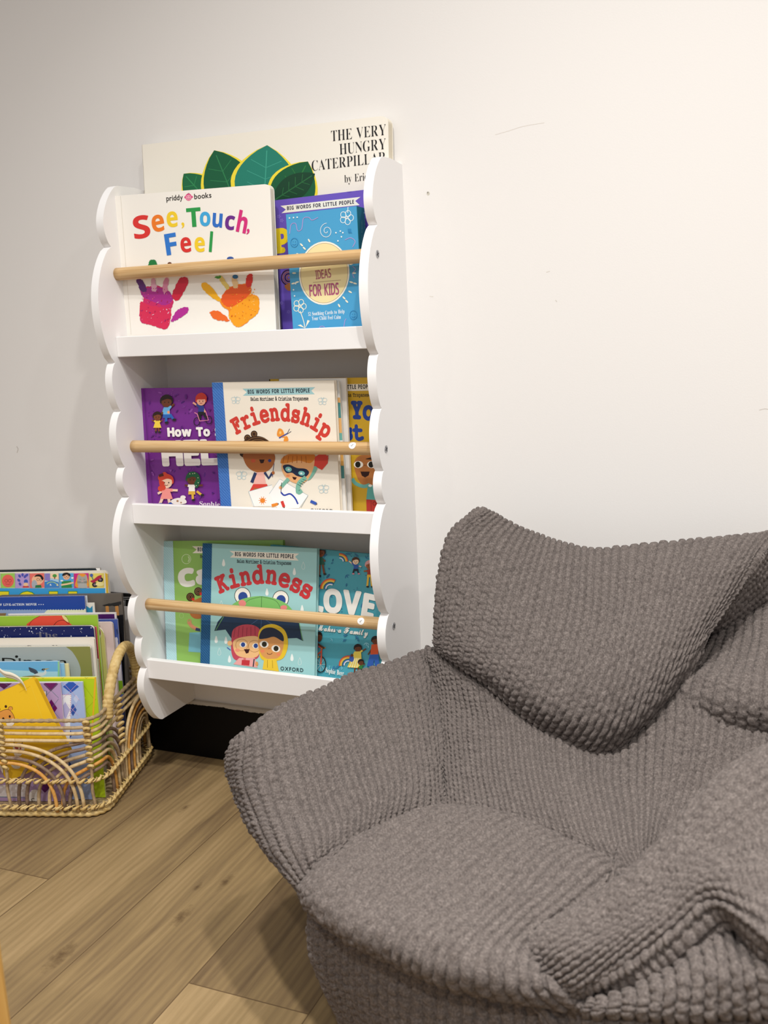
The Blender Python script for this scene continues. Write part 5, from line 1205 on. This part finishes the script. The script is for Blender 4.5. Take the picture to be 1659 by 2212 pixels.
back = [PY((1040,1112,-.17),(1150,1158,-.165),(1285,1188,-.16),(1470,1173,-.165),(1675,1155,-.18)),
        PY((990,1158,-.20),(1130,1212,-.215),(1285,1240,-.22),(1460,1225,-.225),(1642,1188,-.225)),
        PY((966,1240,-.235),(1105,1300,-.27),(1280,1330,-.285),(1440,1310,-.285),(1606,1246,-.26)),
        PY((953,1322,-.262),(1085,1380,-.315),(1255,1430,-.345),(1410,1410,-.345),(1560,1318,-.295)),
        PY((948,1378,-.275),(1060,1436,-.34),(1215,1525,-.385),(1370,1535,-.385),(1520,1385,-.325)),
        PY((947,1398,-.278),(1050,1472,-.34),(1185,1572,-.38),(1330,1612,-.385),(1495,1455,-.33))]
cushion('backrest', back, chair, 'v', (0.022, 0.008, 0.022, 0.014), seed=1.3, fold=0.003, puff=0.006)
lum = [PY((930,1415,-.27),(1060,1480,-.325),(1200,1560,-.352),(1340,1590,-.358),(1500,1470,-.335),(1690,1440,-.31)),
       PY((945,1490,-.305),(1070,1560,-.372),(1200,1640,-.415),(1340,1680,-.425),(1500,1600,-.40),(1690,1560,-.37)),
       PY((955,1580,-.37),(1075,1640,-.44),(1210,1710,-.49),(1350,1760,-.505),(1480,1720,-.47),(1690,1640,-.44)),
       PY((965,1670,-.45),(1085,1710,-.505),(1230,1780,-.56),(1360,1835,-.585),(1450,1820,-.555),(1690,1740,-.52)),
       PY((972,1748,-.52),(1100,1772,-.56),(1250,1832,-.60),(1390,1893,-.635),(1450,1880,-.62),(1690,1840,-.60))]
cushion('lumbar_cushion', lum, chair, 'v', (0.02, 0.02, 0.02, 0.015), pitch=0.0095, seed=2.1, fold=0.004, puff=0.004)
seat = [PY((972,1748,-.515),(1100,1768,-.555),(1250,1830,-.60),(1392,1894,-.635)),
        PY((890,1768,-.57),(1030,1808,-.615),(1180,1868,-.655),(1345,1930,-.685)),
        PY((790,1815,-.632),(940,1880,-.693),(1110,1940,-.728),(1270,1988,-.74)),
        PY((705,1868,-.685),(850,1955,-.76),(1030,2020,-.793),(1180,2058,-.795)),
        PY((657,1922,-.712),(795,2008,-.798),(960,2078,-.828),(1180,2120,-.835)),
        PY((662,1955,-.705),(808,2040,-.785),(965,2108,-.805),(1245,2172,-.825))]
cushion('seat', seat, chair, 'v', (0.018, 0.02, 0.015, 0.018), seed=3.7, fold=0.0035, puff=0.016, pitch=0.0115, bump=0.0105)
arm = [PY((925,1408,-.24),(800,1447,-.33),(690,1492,-.42),(605,1540,-.50),(536,1594,-.565),(492,1622,-.56)),
       PY((938,1500,-.315),(830,1545,-.405),(725,1600,-.49),(632,1650,-.555),(546,1675,-.59),(499,1688,-.572)),
       PY((950,1600,-.40),(850,1640,-.475),(750,1692,-.545),(660,1748,-.605),(574,1772,-.63),(529,1762,-.605)),
       PY((958,1690,-.47),(865,1712,-.54),(775,1755,-.595),(685,1818,-.65),(610,1842,-.662),(581,1840,-.64)),
       PY((966,1750,-.52),(860,1760,-.583),(772,1808,-.635),(690,1864,-.675),(650,1908,-.692),(638,1918,-.68))]
cushion('armrest', arm, chair, 'v', (0.02, 0.015, 0.03, 0.012), seed=4.9, fold=0.0045, puff=0.008)
A1 = [(1130,2040,-.80),(1266,1987,-.77),(1395,1893,-.742),(1470,1818,-.71),(1560,1722,-.675),(1700,1615,-.63)]
rarm = [PY(*[(x-4, y-3, Y+0.07) for x, y, Y in A1]), PY(*A1),
        PY((1190,2085,-.825),(1330,2030,-.81),(1440,1958,-.79),(1512,1888,-.77),(1610,1840,-.75),(1700,1790,-.73)),
        PY((1235,2138,-.83),(1340,2085,-.832),(1440,2015,-.825),(1530,1942,-.815),(1610,1968,-.845),(1700,2035,-.875))]
cushion('armrest', rarm, chair, 'u', (0.02, 0.02, 0.02, 0.016), seed=6.2, fold=0.003, puff=0.010, pitch=0.0115, bump=0.0105)
rfront = [PY((1252,2150,-.81),(1340,2098,-.80),(1440,2030,-.79),(1530,1955,-.775),(1600,1990,-.80),(1700,2055,-.83)),
          PY((1275,2164,-.838),(1370,2138,-.845),(1470,2105,-.852),(1550,2075,-.855),(1620,2085,-.865),(1700,2105,-.88)),
          PY((1262,2182,-.842),(1370,2186,-.858),(1470,2188,-.866),(1560,2186,-.872),(1640,2182,-.878),(1700,2172,-.885)),
          PY((1262,2192,-.832),(1370,2196,-.848),(1470,2198,-.856),(1560,2196,-.862),(1640,2193,-.868),(1700,2184,-.875)),
          PY((1266,2240,-.838),(1370,2250,-.852),(1470,2255,-.860),(1560,2255,-.866),(1640,2255,-.872),(1700,2250,-.88))]
cushion('armrest_front', rfront, chair, 'v', (0.015, 0.02, 0.015, 0.012), seed=7.7, fold=0.003, pitch=0.0125, depth=0.05)
wing = [PY((1625,1190,-.14),(1690,1170,-.13),(1780,1150,-.12)), PY((1550,1325,-.20),(1640,1290,-.19),(1780,1260,-.17)),
        PY((1505,1405,-.27),(1620,1390,-.285),(1780,1360,-.28)), PY((1455,1478,-.33),(1600,1500,-.382),(1780,1500,-.385)),
        PY((1440,1540,-.345),(1590,1580,-.39),(1780,1590,-.38))]
cushion('side_panel', wing, chair, 'v', (0.02, 0.02, 0.02, 0.02), seed=8.4, fold=0.006)
top = [at_y(655,1958,-.700), at_y(735,2010,-.745), at_y(812,2050,-.78), at_y(965,2116,-.800), at_y(1100,2160,-.812), at_y(1245,2184,-.825), np.array([-0.02,-.865,.24]), np.array([.10,-.80,.25]), np.array([.16,-.6,.25]), np.array([.15,-.33,.25]), np.array([.04,-.17,.25]), np.array([-.22,-.14,.25]), np.array([-.42,-.18,.25]), np.array([-.50,-.34,.24]), np.array([-.515,-.52,.21]), np.array([-.51,-.60,.20])]
ctr = np.mean(top, 0)
def ring(z, k, bulge=0.0):
    out = []
    for p in top:
        d = p-ctr; d = np.array([d[0], d[1], 0]); r = np.linalg.norm(d)
        q = ctr+d*k+d/r*bulge; out.append(np.array([q[0], q[1], z+(p[2]-0.22)*max(0, (z-0.1)/0.12)]))
    return out
rings = [ring(0.235, 0.78), ring(0.235, 0.90), ring(0.215, 0.962), ring(0.165, 0.967, 0.004), ring(0.10, 0.89, 0.006), ring(0.045, 0.81, 0.005), ring(0.006, 0.77, 0), ring(0.004, 0.65, 0)]
cushion('base', rings, chair, 'v', (None, None, None, None), closed=True, seed=9.1, face=(-0.3, -1, 0.2), pitch=0.0118, bump=0.0105)

# ------------------------------------------------------------------ pine cabinet, its corner just in the picture at the lower left
M_PINE = dowel_wood('honey pine', '#b5823f', '#cfa058', '#e0bb76', 0.45, (30, 30, 2.0))
PX, PYc = -0.556, -1.037
cab = tag(empty('pine_cabinet', (PX-0.2, PYc-0.1, 0)), 'honey pine cabinet, only its blurred upright edge showing in the lower left corner', 'cabinet')
mb = MB(); mb.box((PX-0.30, PYc-0.24, 0.04), (PX, PYc, 0.43), M_PINE); mb.build('body', cab, bevel=0.004)
mb = MB(); mb.box((PX-0.28, PYc-0.22, 0.0), (PX-0.02, PYc-0.015, 0.042), M_PINE); mb.build('plinth', cab, bevel=0.002)
mb = MB(); mb.box((PX-0.302, PYc-0.242, 0.43), (PX-0.001, PYc-0.001, 0.448), M_PINE); mb.build('top', cab, bevel=0.004)
